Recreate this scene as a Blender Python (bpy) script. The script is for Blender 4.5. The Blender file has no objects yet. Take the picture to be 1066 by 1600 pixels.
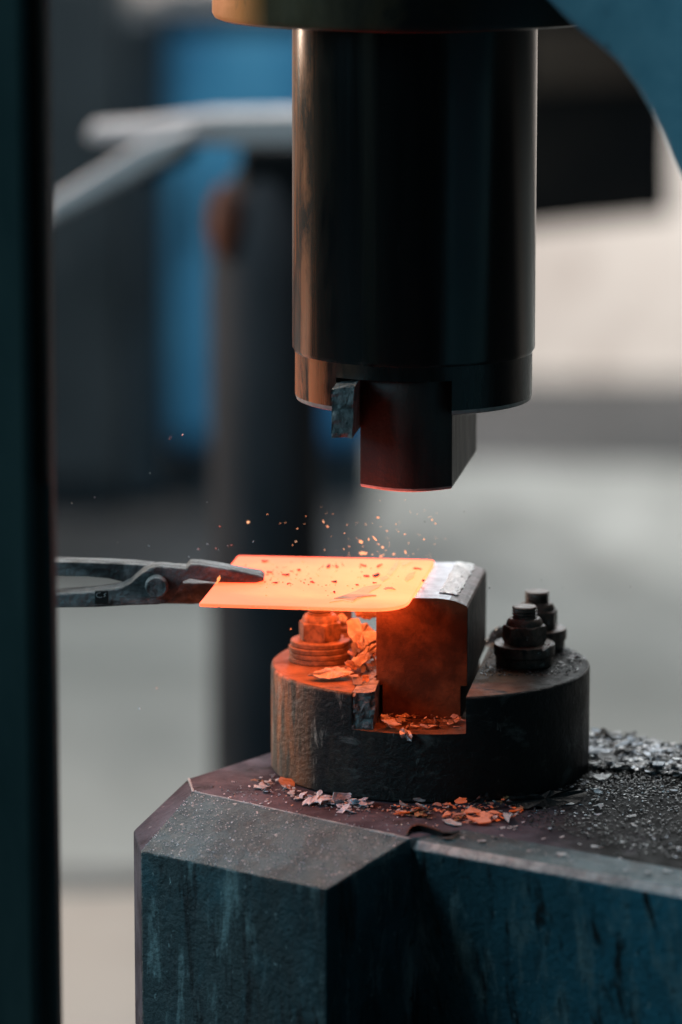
import bpy, bmesh, math, random
from mathutils import Vector, Matrix, noise

random.seed(7)
scene = bpy.context.scene
col = scene.collection
rad = math.radians

# ------------------------------------------------------------------ camera
cam_d = bpy.data.cameras.new("camera")
cam = bpy.data.objects.new("camera", cam_d)
col.objects.link(cam)
cam.location = (-0.0695, -3.2874, 0.8101)
cam.rotation_euler = (rad(90 - 10.5), 0, 0)
cam_d.sensor_fit = 'VERTICAL'
cam_d.sensor_height = 36.0
cam_d.lens = 152.1
cam_d.clip_start = 0.05
cam_d.clip_end = 100
cam_d.dof.use_dof = True
cam_d.dof.focus_distance = 3.27
cam_d.dof.aperture_fstop = 2.5
cam_d.dof.aperture_blades = 0
scene.camera = cam

# ------------------------------------------------------------------ world, lamps, exposure
world = bpy.data.worlds.new("World")
scene.world = world
world.use_nodes = True
bg = world.node_tree.nodes['Background']
bg.inputs[0].default_value = (0.55, 0.85, 1.0, 1)
bg.inputs[1].default_value = 0.030

def area(name, loc, target, sx, sy, power, color):
    d = bpy.data.lights.new(name, 'AREA')
    d.shape = 'RECTANGLE'
    d.size, d.size_y, d.energy, d.color = sx, sy, power, color
    o = bpy.data.objects.new(name, d)
    col.objects.link(o)
    o.location = loc
    o.rotation_euler = (Vector(target) - Vector(loc)).to_track_quat('-Z', 'Y').to_euler()
    return o

area("overhead_fill", (0.4, 4.4, 4.6), (0.2, 4.2, 0), 5.0, 4.0, 165, (1.0, 0.97, 0.93))  # overhead lamp added to light the floor behind
wl = area("wall_fill", (1.4, 3.8, 2.9), (1.0, 7.2, 0.1), 1.6, 0.8, 85, (1.0, 0.95, 0.90))  # added lamp that only brightens the back wall
wl.data.spread = rad(95)
area("rear_reflection_fill", (0.9, 6.6, 2.3), (0.1, 0, 0.1), 2.6, 1.6, 105, (0.90, 0.97, 1.0))  # added rear lamp for grazing reflections on anvil top and flakes
area("top_fill", (-1.2, 0.7, 3.0), (0.0, -0.1, 0.05), 1.2, 1.2, 75, (0.80, 0.94, 1.0))  # overhead lamp added to brighten anvil and tongs from above
area("side_fill", (-3.0, -1.22, 1.5), (0.1, 0, 0.0), 1.6, 1.4, 52.0, (0.40, 0.80, 1.0))  # cool fill added for the left-facing sides of anvil and frame
area("left_streak_fill", (-2.5, 2.5, 0.9), (0.0, 0, 0.3), 0.5, 1.6, 75.0, (1.0, 0.74, 0.56))  # warm lamp added behind left for the streak on the ram

scene.view_settings.view_transform = 'Standard'
scene.view_settings.look = 'None'
scene.view_settings.exposure = 0
scene.view_settings.gamma = 1
scene.render.engine = 'CYCLES'
scene.cycles.use_denoising = True
scene.cycles.max_bounces = 6
scene.cycles.sample_clamp_indirect = 4

# ------------------------------------------------------------------ material helpers
def nodes_of(m):
    m.use_nodes = True
    return m.node_tree.nodes, m.node_tree.links

def ramp(N, stops):
    r = N.new('ShaderNodeValToRGB')
    e = r.color_ramp.elements
    while len(e) < len(stops):
        e.new(0.5)
    for k, (p, c) in enumerate(stops):
        e[k].position = p
        e[k].color = (c[0], c[1], c[2], 1) if not isinstance(c, (int, float)) else (c, c, c, 1)
    return r

def tex(N, L, scale, detail=6, rough=0.6, stretch=(1, 1, 1), dist=0.0, offs=(0, 0, 0)):
    tc = N.new('ShaderNodeTexCoord')
    mp = N.new('ShaderNodeMapping')
    mp.inputs['Scale'].default_value = stretch
    mp.inputs['Location'].default_value = offs
    L.new(tc.outputs['Object'], mp.inputs[0])
    n = N.new('ShaderNodeTexNoise')
    n.inputs['Scale'].default_value = scale
    n.inputs['Detail'].default_value = detail
    n.inputs['Roughness'].default_value = rough
    n.inputs['Distortion'].default_value = dist
    L.new(mp.outputs[0], n.inputs['Vector'])
    return n

def mixc(N, L, fac, a, b, mode='MIX'):
    m = N.new('ShaderNodeMix')
    m.data_type = 'RGBA'
    m.blend_type = mode
    for s, v in ((0, fac), (6, a), (7, b)):
        if hasattr(v, 'links') or isinstance(v, bpy.types.NodeSocket):
            L.new(v, m.inputs[s])
        elif s == 0:
            m.inputs[0].default_value = v
        else:
            m.inputs[s].default_value = (v[0], v[1], v[2], 1)
    return m.outputs[2]

def metal_mat(name, c1, c2, rough=(0.35, 0.6), metallic=0.0, scale=30, stretch=(1, 1, 1),
              bump=0.25, bump_scale=350, layers=(), spec=0.5, bump_dist=0.0006, dist=0.3):
    """two-tone worn surface; layers = (colour, noise scale, stretch, lo, hi, offset) patches on top"""
    m = bpy.data.materials.new(name)
    N, L = nodes_of(m)
    b = N['Principled BSDF']
    n = tex(N, L, scale, 8, 0.65, stretch, dist)
    r = ramp(N, [(0.41, c1), (0.60, c2)])
    L.new(n.outputs[0], r.inputs[0])
    c = r.outputs[0]
    for lay in layers:
        lc, ls, lst, lo, hi, off = lay[:6]
        t = tex(N, L, ls, 8, 0.68, lst, 0.4, off)
        rr = ramp(N, [(lo, 0.0), (hi, 1.0)])
        L.new(t.outputs[0], rr.inputs[0])
        fac = rr.outputs[0]
        if len(lay) > 6:      # mask to one side, for stains and for painted light
            tc = N.new('ShaderNodeTexCoord'); sp = N.new('ShaderNodeSeparateXYZ')
            L.new(tc.outputs['Object'], sp.inputs[0])
            mr = N.new('ShaderNodeMapRange')
            mr.inputs['From Min'].default_value, mr.inputs['From Max'].default_value = lay[6]
            L.new(sp.outputs[0], mr.inputs['Value'])
            mm = N.new('ShaderNodeMath'); mm.operation = 'MULTIPLY'
            L.new(fac, mm.inputs[0]); L.new(mr.outputs[0], mm.inputs[1])
            fac = mm.outputs[0]
        c = mixc(N, L, fac, c, lc)
    L.new(c, b.inputs['Base Color'])
    b.inputs['Metallic'].default_value = metallic
    b.inputs['Specular IOR Level'].default_value = spec
    t2 = tex(N, L, scale * 2.3, 5, 0.6, stretch)
    r2 = ramp(N, [(0.3, rough[0]), (0.7, rough[1])])
    L.new(t2.outputs[0], r2.inputs[0])
    L.new(r2.outputs[0], b.inputs['Roughness'])
    t3 = tex(N, L, bump_scale, 6, 0.7)
    t4 = tex(N, L, bump_scale * 0.12, 4, 0.6, stretch)
    ad = N.new('ShaderNodeMath'); ad.operation = 'ADD'
    L.new(t3.outputs[0], ad.inputs[0]); L.new(t4.outputs[0], ad.inputs[1])
    bp = N.new('ShaderNodeBump')
    bp.inputs['Strength'].default_value = bump
    bp.inputs['Distance'].default_value = bump_dist * 2.2
    L.new(ad.outputs[0], bp.inputs['Height'])
    L.new(bp.outputs[0], b.inputs['Normal'])
    return m

def emit_mat(name, colr, strength=1.0, lo=0.35):
    m = bpy.data.materials.new(name)
    N, L = nodes_of(m)
    b = N['Principled BSDF']
    b.inputs['Base Color'].default_value = (0.3, 0.22, 0.18, 1)
    b.inputs['Roughness'].default_value = 0.8
    t = tex(N, L, 60, 4)
    r = ramp(N, [(0.38, tuple(x * lo for x in colr)), (0.62, colr)])
    L.new(t.outputs[0], r.inputs[0])
    L.new(r.outputs[0], b.inputs['Emission Color'])
    b.inputs['Emission Strength'].default_value = strength
    return m

M = {}
M['floor'] = metal_mat('concrete_floor', (0.19, 0.20, 0.19), (0.275, 0.285, 0.275), (0.5, 0.8), 0, 1.2, bump=0.1, bump_scale=20, bump_dist=0.002,
                     layers=[((0.10, 0.105, 0.10), 1.6, (1, 0.5, 1), 0.52, 0.68, (3, 1, 1)), ((0.34, 0.35, 0.34), 2.4, (1, 0.6, 1), 0.55, 0.7, (6, 1, 1))])
M['floor_warm'] = metal_mat('warm_concrete', (0.27, 0.23, 0.20), (0.36, 0.315, 0.28), (0.5, 0.8), 0, 1.5, bump=0.1, bump_scale=20, bump_dist=0.002)
M['floor_dark'] = metal_mat('dark_grey_floor', (0.022, 0.025, 0.028), (0.055, 0.058, 0.062), (0.5, 0.8), 0, 1.5, bump=0.1, bump_scale=20)
M['floor_unseen'] = metal_mat('black_unseen_floor', (0.006, 0.008, 0.009), (0.016, 0.018, 0.02), (0.5, 0.8), 0, 1.5, bump=0.1, bump_scale=20)
M['floor_seam'] = metal_mat('dirty_floor_seam', (0.07, 0.07, 0.068), (0.15, 0.15, 0.145), (0.5, 0.8), 0, 3)
M['wall'] = metal_mat('beige_plaster', (0.60, 0.54, 0.50), (0.72, 0.67, 0.63), (0.7, 0.9), 0, 0.8, bump=0.1, bump_scale=30,
                    layers=[((0.36, 0.30, 0.27), 3.0, (1, 1, 0.8), 0.50, 0.66, (1, 4, 2))])
M['blue'] = metal_mat('blue_enamel', (0.006, 0.085, 0.20), (0.05, 0.24, 0.42), (0.3, 0.5), 0, 4.5, (1, 1, 0.25), bump=0.05)
M['slate'] = metal_mat('slate_paint', (0.010, 0.018, 0.024), (0.022, 0.033, 0.042), (0.4, 0.6), 0, 3)
M['navy'] = metal_mat('dark_navy_paint', (0.004, 0.012, 0.02), (0.008, 0.022, 0.035), (0.4, 0.6), 0, 3)
M['column'] = metal_mat('dark_machine_paint', (0.014, 0.018, 0.023), (0.040, 0.041, 0.046), (0.6, 0.8), 0, 5, (1, 1, 0.3), spec=0.12)
M['rust'] = metal_mat('rusty_orange', (0.07, 0.018, 0.008), (0.14, 0.036, 0.015), (0.6, 0.8), 0, 12)
M['white'] = metal_mat('white_paint', (0.44, 0.39, 0.385), (0.54, 0.48, 0.475), (0.4, 0.6), 0, 6, bump=0.1)
M['black_panel'] = metal_mat('black_panel_paint', (0.003, 0.004, 0.005), (0.009, 0.009, 0.009), (0.5, 0.7), 0, 4, spec=0.1)
M['box_brown'] = metal_mat('dark_brown_panel', (0.03, 0.024, 0.02), (0.05, 0.042, 0.035), (0.5, 0.7), 0, 4, spec=0.1)
M['post'] = metal_mat('dark_green_paint', (0.034, 0.062, 0.062), (0.060, 0.095, 0.092), (0.6, 0.8), 0, 12, (1, 1, 0.2), spec=0.1)
M['post_highlight'] = metal_mat('brown_highlight_rod', (0.05, 0.04, 0.035), (0.10, 0.075, 0.06), (0.3, 0.5), 0.3, 12, (1, 1, 0.1))
M['frame'] = metal_mat('blue_machine_paint', (0.042, 0.175, 0.24), (0.085, 0.24, 0.31), (0.45, 0.65), 0, 9, bump=0.35, bump_scale=180,
                       layers=[((0.012, 0.035, 0.05), 25, (1, 1, 1), 0.60, 0.70, (3, 1, 2)), ((0.16, 0.26, 0.30), 60, (1, 1, 1), 0.66, 0.74, (8, 1, 2))])
M['anvil_paint'] = metal_mat('oily_teal_paint', (0.012, 0.058, 0.074), (0.042, 0.135, 0.165), (0.4, 0.7), 0, 16, (1, 1, 0.5), bump=1.0, bump_scale=120, bump_dist=0.0030,
                       layers=[((0.034, 0.205, 0.28), 9, (1, 1, 0.6), 0.30, 0.46, (5, 2, 1), (-0.02, 0.13)),  # brighter blue to the right: light painted into this face's colour
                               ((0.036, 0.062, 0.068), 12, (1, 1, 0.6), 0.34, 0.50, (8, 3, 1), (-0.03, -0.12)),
                               ((0.23, 0.33, 0.34), 34, (1.4, 1.4, 0.3), 0.53, 0.68, (1, 5, 2)),
                               ((0.004, 0.011, 0.015), 46, (1.5, 1.5, 0.22), 0.53, 0.62, (7, 1, 4)),
                               ((0.006, 0.016, 0.02), 150, (1, 1, 0.7), 0.60, 0.68, (3, 8, 4)),
                               ((0.36, 0.46, 0.47), 200, (1, 1, 0.6), 0.63, 0.70, (2, 2, 2))])
M['anvil_chamfer'] = metal_mat('bare_grey_steel', (0.030, 0.078, 0.095), (0.075, 0.155, 0.18), (0.4, 0.65), 0.1, 30, bump=1.0, bump_scale=420, bump_dist=0.0016,
                       layers=[((0.03, 0.042, 0.048), 16, (1, 1, 1), 0.52, 0.66, (4, 4, 1)),
                               ((0.55, 0.56, 0.57), 210, (1, 1, 1), 0.61, 0.67, (2, 6, 2)),
                               ((0.60, 0.60, 0.60), 520, (1, 1, 1), 0.63, 0.68, (9, 6, 2))])
M['anvil_top'] = metal_mat('heat_browned_steel', (0.05, 0.042, 0.054), (0.11, 0.095, 0.115), (0.55, 0.8), 0.0, 22, bump=0.6, bump_scale=260, bump_dist=0.001, spec=0.06,
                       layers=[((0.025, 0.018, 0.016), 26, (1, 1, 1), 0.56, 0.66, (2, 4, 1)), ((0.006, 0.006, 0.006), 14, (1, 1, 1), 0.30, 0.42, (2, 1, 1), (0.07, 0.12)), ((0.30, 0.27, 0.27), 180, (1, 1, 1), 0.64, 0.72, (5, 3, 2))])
M['anvil_edge'] = metal_mat('polished_edge_steel', (0.22, 0.23, 0.24), (0.46, 0.47, 0.48), (0.35, 0.6), 0.2, 60, bump=0.9, bump_scale=160, bump_dist=0.0016)
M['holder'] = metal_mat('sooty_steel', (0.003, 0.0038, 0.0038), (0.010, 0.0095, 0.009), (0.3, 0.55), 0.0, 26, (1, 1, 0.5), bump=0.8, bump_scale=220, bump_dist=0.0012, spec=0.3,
                       layers=[((0.075, 0.055, 0.038), 30, (1, 1, 0.45), 0.52, 0.66, (3, 2, 2.6), (-0.02, -0.11)),  # left-masked layers: rust together with painted warm light
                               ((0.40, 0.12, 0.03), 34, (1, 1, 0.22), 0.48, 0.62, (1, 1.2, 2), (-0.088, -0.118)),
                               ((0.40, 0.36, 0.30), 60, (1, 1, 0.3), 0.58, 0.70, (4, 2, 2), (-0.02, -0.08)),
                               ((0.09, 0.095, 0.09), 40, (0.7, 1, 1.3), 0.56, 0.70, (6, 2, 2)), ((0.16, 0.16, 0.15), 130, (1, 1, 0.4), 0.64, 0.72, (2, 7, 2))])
M['holder_plain'] = metal_mat('plain_black_steel', (0.004, 0.005, 0.0055), (0.013, 0.014, 0.014), (0.45, 0.65), 0.0, 40, bump=0.5, bump_scale=260, bump_dist=0.0009)
M['holder_top'] = metal_mat('rusted_top_steel', (0.11, 0.048, 0.02), (0.20, 0.092, 0.042), (0.5, 0.75), 0.0, 40, spec=0.2, bump=0.6, bump_scale=300, bump_dist=0.001,
                       layers=[((0.006, 0.007, 0.007), 30, (1, 1, 1), 0.2, 0.35, (3, 3, 3), (0.055, 0.08)), ((0.03, 0.02, 0.015), 40, (1, 1, 1), 0.55, 0.66, (1, 3, 3))])  # first layer paints the ram's shade over the right side
M['bolt'] = metal_mat('rusted_bolt_steel', (0.10, 0.045, 0.018), (0.22, 0.10, 0.042), (0.5, 0.75), 0.0, 200, bump=0.5, bump_scale=900, bump_dist=0.0004,
                       layers=[((0.05, 0.03, 0.02), 120, (1, 1, 1), 0.60, 0.72, (1, 6, 3))])
M['bolt_dark'] = metal_mat('oily_bolt_steel', (0.06, 0.038, 0.030), (0.17, 0.10, 0.075), (0.3, 0.5), 0.2, 120, bump=0.6, bump_scale=500, bump_dist=0.0008,
                       layers=[((0.5, 0.5, 0.48), 160, (1, 1, 1), 0.60, 0.68, (1, 2, 3)), ((0.010, 0.010, 0.010), 70, (1, 1, 1), 0.52, 0.64, (4, 2, 3))])  # pale specks paint glints on the right studs
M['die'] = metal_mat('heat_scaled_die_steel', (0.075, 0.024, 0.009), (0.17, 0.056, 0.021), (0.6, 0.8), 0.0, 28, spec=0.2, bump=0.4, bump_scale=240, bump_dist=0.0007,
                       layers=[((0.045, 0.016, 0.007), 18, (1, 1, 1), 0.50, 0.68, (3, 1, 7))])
M['die_top'] = metal_mat('ground_die_face', (0.33, 0.33, 0.37), (0.46, 0.46, 0.50), (0.3, 0.5), 0.4, 50, bump=0.3, bump_scale=300)
M['die_worn'] = metal_mat('browned_die_shoulder', (0.10, 0.065, 0.06), (0.18, 0.12, 0.11), (0.35, 0.6), 0.3, 60, bump=0.5, bump_scale=300)
M['die_scale'] = metal_mat('flaky_silver_scale', (0.75, 0.75, 0.74), (0.97, 0.97, 0.96), (0.25, 0.45), 0.65, 120, (1, 0.4, 1), bump=0.9, bump_scale=300, bump_dist=0.002,
                       layers=[((0.03, 0.03, 0.03), 190, (1.0, 2.2, 1), 0.64, 0.70, (2, 2, 2))])
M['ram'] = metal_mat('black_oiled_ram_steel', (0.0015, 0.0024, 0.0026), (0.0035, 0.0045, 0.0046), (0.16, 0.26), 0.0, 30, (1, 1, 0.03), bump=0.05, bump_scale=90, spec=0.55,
                       layers=[((0.014, 0.012, 0.011), 90, (1, 1, 0.012), 0.57, 0.67, (3, 3, 1)), ((0.024, 0.024, 0.024), 55, (1, 1, 0.12), 0.63, 0.72, (9, 1, 3)), ((0.42, 0.15, 0.065), 60, (1, 1, 0.03), 0.38, 0.54, (5, 3, 1), (-0.086, -0.097)), ((0.03, 0.02, 0.014), 30, (1, 1, 0.3), 0.46, 0.62, (2, 3, 1), (-0.068, -0.090))])  # left copper and brown layers paint a warm reflection
M['ram_ring'] = metal_mat('ram_end_painted_glow', (0.0018, 0.0026, 0.0028), (0.006, 0.006, 0.006), (0.22, 0.36), 0.0, 40, (1, 1, 0.1), bump=0.15, bump_scale=120, spec=0.5,
                       layers=[((0.10, 0.042, 0.024), 46, (1, 1, 0.3), 0.46, 0.60, (2, 5, 1), (-0.045, -0.075)), ((0.60, 0.19, 0.07), 50, (1, 1, 0.1), 0.36, 0.52, (5, 3, 1), (-0.074, -0.094))])  # left copper layers paint the plate's glow on the ram end
M['bare_edge'] = metal_mat('bare_worn_steel_edge', (0.30, 0.27, 0.25), (0.45, 0.42, 0.40), (0.3, 0.5), 0.3, 80, bump=0.4, bump_scale=300)
M['upper_die'] = metal_mat('dark_die_steel', (0.010, 0.008, 0.007), (0.028, 0.021, 0.017), (0.4, 0.6), 0.0, 40, (1, 1, 0.15), bump=0.4, bump_scale=240)
M['key'] = metal_mat('hammered_key_steel', (0.06, 0.062, 0.062), (0.24, 0.24, 0.24), (0.35, 0.55), 0.2, 110, (1, 1, 0.5), bump=0.9, bump_scale=120, bump_dist=0.003)
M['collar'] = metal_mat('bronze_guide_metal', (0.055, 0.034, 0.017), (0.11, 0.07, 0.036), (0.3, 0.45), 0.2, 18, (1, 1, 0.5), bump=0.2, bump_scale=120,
                       layers=[((0.90, 0.27, 0.06), 30, (1, 1, 0.4), 0.28, 0.45, (1, 2, 2), (-0.122, -0.145)), ((0.008, 0.010, 0.010), 16, (1, 1, 0.5), 0.34, 0.50, (2, 2, 2), (-0.10, -0.02)), ((0.006, 0.008, 0.008), 16, (1, 1, 0.5), 0.10, 0.2, (2, 2, 2), (0.0, 0.06))])  # left copper paints a reflection, black layers the dark right side
M['seal'] = metal_mat('red_seal_ring', (0.28, 0.03, 0.015), (0.40, 0.06, 0.03), (0.5, 0.7), 0.0, 30)
M['tongs'] = metal_mat('forged_tong_steel', (0.05, 0.05, 0.05), (0.22, 0.22, 0.22), (0.3, 0.5), 0.5, 60, (0.5, 1, 1), bump=1.0, bump_scale=200, bump_dist=0.0022,
                       layers=[((0.025, 0.025, 0.026), 30, (1, 1, 1), 0.54, 0.66, (2, 1, 2))])
M['scale'] = metal_mat('grey_forge_scale', (0.22, 0.22, 0.225), (0.42, 0.42, 0.43), (0.2, 0.4), 0.6, 160, bump=0.4, bump_scale=500)
M['scale_dark'] = metal_mat('dark_forge_scale', (0.006, 0.007, 0.008), (0.020, 0.021, 0.022), (0.22, 0.42), 0.0, 160, bump=0.4, bump_scale=500, spec=0.25)
M['scale_pale'] = metal_mat('pale_forge_scale', (0.42, 0.42, 0.43), (0.62, 0.62, 0.63), (0.3, 0.5), 0.25, 120, bump=0.4, bump_scale=400)
M['scale_white'] = metal_mat('bluish_white_forge_scale', (0.55, 0.60, 0.68), (0.70, 0.76, 0.84), (0.35, 0.55), 0.1, 120, bump=0.4, bump_scale=400)
M['scale_rust'] = metal_mat('brown_oxide_scale', (0.26, 0.115, 0.045), (0.42, 0.21, 0.095), (0.5, 0.7), 0.0, 140, bump=0.4, bump_scale=400)
M['scale_tan'] = metal_mat('tan_forge_scale', (0.24, 0.18, 0.13), (0.40, 0.31, 0.24), (0.5, 0.7), 0.0, 90, bump=0.8, bump_scale=300, bump_dist=0.001)
M['scale_hot_dark'] = metal_mat('cold_scale_on_plate', (0.03, 0.012, 0.008), (0.07, 0.025, 0.012), (0.7, 0.9), 0.0, 160)
M['spark'] = emit_mat('glowing_fleck', (1.9, 0.86, 0.40), 1.0)
M['dust'] = metal_mat('pale_fleck', (0.75, 0.76, 0.78), (0.9, 0.9, 0.92), (0.2, 0.4), 0.3, 200)
M['scale_painted_glow'] = emit_mat('painted_glow_scale', (0.46, 0.066, 0.010), 1.0)  # emission paints the plate's orange light onto these flakes
M['scale_painted_glow_dim'] = emit_mat('faint_painted_glow_scale', (0.16, 0.020, 0.005), 1.0)  # weaker version of the painted plate light
M['patch'] = emit_mat('cooling_scale_glow', (0.95, 0.22, 0.055), 1.0)
M['patch_mid'] = emit_mat('dulling_scale_glow', (1.4, 0.36, 0.10), 1.0, 0.8)
M['patch_soft'] = emit_mat('half_cooled_scale_glow', (1.4, 0.46, 0.13), 1.0, 0.8)

# the glowing plate: hot middle, cooler tong end
def plate_mat(name, gain, stops):
    m = bpy.data.materials.new(name)
    N, L = nodes_of(m)
    b = N['Principled BSDF']
    b.inputs['Base Color'].default_value = (0.2, 0.12, 0.08, 1)
    b.inputs['Roughness'].default_value = 0.8
    tc = N.new('ShaderNodeTexCoord')
    sp = N.new('ShaderNodeSeparateXYZ')
    L.new(tc.outputs['Object'], sp.inputs[0])
    t = tex(N, L, 14, 6, 0.6, (1, 1, 1), 0.6)
    mu = N.new('ShaderNodeMath'); mu.operation = 'MULTIPLY_ADD'
    L.new(sp.outputs[0], mu.inputs[0]); mu.inputs[1].default_value = 5.0; mu.inputs[2].default_value = 0.57
    ad = N.new('ShaderNodeMath'); ad.operation = 'MULTIPLY_ADD'
    L.new(t.outputs[0], ad.inputs[0]); ad.inputs[1].default_value = 0.72
    L.new(mu.outputs[0], ad.inputs[2])
    # rim of the plate cools first: distance from the centre line along the short side
    yy = N.new('ShaderNodeMath'); yy.operation = 'MULTIPLY_ADD'
    L.new(sp.outputs[0], yy.inputs[0]); yy.inputs[1].default_value = 0.1317
    L.new(sp.outputs[1], yy.inputs[2])
    y0 = N.new('ShaderNodeMath'); y0.operation = 'ADD'; L.new(yy.outputs[0], y0.inputs[0]); y0.inputs[1].default_value = 0.0345
    ya = N.new('ShaderNodeMath'); ya.operation = 'ABSOLUTE'; L.new(y0.outputs[0], ya.inputs[0])
    yr = N.new('ShaderNodeMapRange'); yr.inputs['From Min'].default_value = 0.055; yr.inputs['From Max'].default_value = 0.098; yr.inputs['To Max'].default_value = -0.30
    L.new(ya.outputs[0], yr.inputs['Value'])
    ad2 = N.new('ShaderNodeMath'); ad2.operation = 'ADD'; L.new(ad.outputs[0], ad2.inputs[0]); L.new(yr.outputs[0], ad2.inputs[1])
    ad = ad2
    r = ramp(N, stops)
    L.new(ad.outputs[0], r.inputs[0])
    L.new(r.outputs[0], b.inputs['Emission Color'])
    b.inputs['Emission Strength'].default_value = gain
    return m
M['plate'] = plate_mat('glowing_hot_steel', 1.0, [(0.05, (3.0, 0.255, 0.085)), (0.35, (4.6, 0.37, 0.12)), (0.65, (5.8, 0.52, 0.175)), (1.0, (6.4, 0.66, 0.24))])
M['plate_under'] = plate_mat('boosted_underside_glow', 1.0, [(0.05, (3.4, 0.66, 0.19)), (0.35, (6.6, 1.3, 0.38)), (0.65, (11.0, 2.1, 0.62)), (1.0, (14.0, 2.6, 0.8))])  # unseen underside, glow boosted to light die and holder

# ------------------------------------------------------------------ mesh helpers
def link(name, me, mats, parent=None, smooth=False):
    o = bpy.data.objects.new(name, me)
    col.objects.link(o)
    for m in (mats if isinstance(mats, (list, tuple)) else [mats]):
        me.materials.append(m)
    if smooth:
        for p in me.polygons:
            p.use_smooth = True
        me.set_sharp_from_angle(angle=rad(smooth if smooth is not True else 35))
    if parent:
        o.parent = parent
    return o

def obj(name, verts, faces, mats, parent=None, smooth=False, bevel=0.0, seg=2, midx=None, angle=30):
    me = bpy.data.meshes.new(name)
    me.from_pydata([tuple(v) for v in verts], [], faces)
    bm = bmesh.new(); bm.from_mesh(me)
    bmesh.ops.recalc_face_normals(bm, faces=bm.faces)
    bm.to_mesh(me); bm.free()
    o = link(name, me, mats, parent, smooth)
    if midx:
        for k, v in enumerate(midx):
            me.polygons[k].material_index = v
    if bevel:
        add_bevel(o, bevel, seg, angle)
    return o

def add_bevel(o, w, seg=2, angle=30):
    md = o.modifiers.new('bevel', 'BEVEL')
    md.width = w; md.segments = seg; md.limit_method = 'ANGLE'; md.angle_limit = rad(angle)
    md.harden_normals = False

def thing(name, loc, label, cat, group=None):
    o = bpy.data.objects.new(name, None)
    o.empty_display_size = 0.02
    col.objects.link(o)
    o.location = loc
    tag(o, label, cat, group)
    return o

def tag(o, label, cat, group=None, kind=None):
    if label: o['label'] = label
    if cat: o['category'] = cat
    if group: o['group'] = group
    if kind: o['kind'] = kind
    return o

def keep_world(o, parent):
    o.parent = parent
    o.matrix_parent_inverse = Matrix.Translation(-parent.location)

def prism(outline, axis_vec, base=(0, 0, 0)):
    """outline: 3D points of a face; extruded along axis_vec"""
    n = len(outline)
    a = [Vector(p) for p in outline]
    v = a + [p + Vector(axis_vec) for p in a]
    f = [list(range(n))[::-1], list(range(n, 2 * n))]
    f += [[k, (k + 1) % n, n + (k + 1) % n, n + k] for k in range(n)]
    return v, f

def box(x0, x1, y0, y1, z0, z1):
    return prism([(x0, y0, z0), (x1, y0, z0), (x1, y1, z0), (x0, y1, z0)], (0, 0, z1 - z0))

def lathe(profile, seg=64, centre=(0, 0)):
    """profile of (r, z) from bottom to top; closed with caps at both ends"""
    v, f = [], []
    for r, z in profile:
        for k in range(seg):
            a = 2 * math.pi * k / seg
            v.append((centre[0] + r * math.cos(a), centre[1] + r * math.sin(a), z))
    for j in range(len(profile) - 1):
        for k in range(seg):
            k2 = (k + 1) % seg
            f.append([j * seg + k, j * seg + k2, (j + 1) * seg + k2, (j + 1) * seg + k])
    f.append(list(range(seg))[::-1])
    t = (len(profile) - 1) * seg
    f.append([t + k for k in range(seg)])
    return v, f

def cut(o, cutters):
    for cv, cf in cutters:
        me = bpy.data.meshes.new('cut'); me.from_pydata([tuple(x) for x in cv], [], cf)
        bm = bmesh.new(); bm.from_mesh(me); bmesh.ops.recalc_face_normals(bm, faces=bm.faces); bm.to_mesh(me); bm.free()
        c = bpy.data.objects.new('cut', me); col.objects.link(c)
        md = o.modifiers.new('b', 'BOOLEAN'); md.operation = 'DIFFERENCE'; md.object = c; md.solver = 'EXACT'
        dg = bpy.context.evaluated_depsgraph_get()
        new = bpy.data.meshes.new_from_object(o.evaluated_get(dg))
        o.modifiers.clear()
        old = o.data
        o.data = new
        bpy.data.objects.remove(c)
        bpy.data.meshes.remove(me)
        bpy.data.meshes.remove(old)

YAW = rad(7.5)
def yawed(r, d, z, c=(0, 0)):
    return (c[0] + r * math.cos(YAW) + d * math.sin(YAW), c[1] - r * math.sin(YAW) + d * math.cos(YAW), z)
def yawed_box(r0, r1, d0, d1, z0, z1, c=(0, 0)):
    return prism([yawed(r0, d0, z0, c), yawed(r1, d0, z0, c), yawed(r1, d1, z0, c), yawed(r0, d1, z0, c)], (0, 0, z1 - z0))

# ------------------------------------------------------------------ background: floor, wall
FZ = -0.80
v = [(-14, -8, FZ), (14, -8, FZ), (14, 7.2, FZ), (-14, 7.2, FZ)]
tag(obj('floor', v, [[0, 1, 2, 3]], M['floor']), None, None, None, 'structure')
def sheet(name, pts, mat, dz):
    vv, ff = prism([(p[0], p[1], FZ + 0.0005) for p in pts], (0, 0, dz))
    return tag(obj(name, vv, ff, mat), None, None, None, 'structure')
sheet('dark_floor_sheet', [(-6, -8), (6, -8), (6, 1.60), (-6, 1.60)], M['floor_unseen'], 0.007)  # unseen dark sheet added so the ram reflects little floor
sheet('floor_strip', [(-14, 1.4), (14, 1.4), (14, 2.50), (-0.2, 2.50), (-1.2, 2.42), (-14, 1.9)], M['floor_warm'], 0.004)
sheet('floor_gutter', [(-14, 1.95), (-1.2, 2.45), (-0.30, 2.53), (-0.30, 2.63), (-1.2, 2.60), (-14, 2.2)], M['floor_seam'], 0.003)
sheet('dark_floor_sheet', [(0.05, 6.0), (3.5, 5.7), (3.5, 7.15), (0.05, 7.15)], M['floor_dark'], 0.006)  # darker floor strip along the foot of the wall
sheet('dark_floor_sheet', [(-3.0, 4.6), (-0.02, 4.7), (-0.02, 7.15), (-3.0, 7.15)], M['floor_dark'], 0.006)  # dark sheet painting the shade at the cabinet foot
vv, ff = box(-14, 14, 7.2, 7.4, FZ - 0.1, 0.75)
o = obj('back_wall', vv, ff, M['wall'])
tag(o, 'pale beige workshop wall far behind the hammer, out of focus', 'wall')

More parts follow.
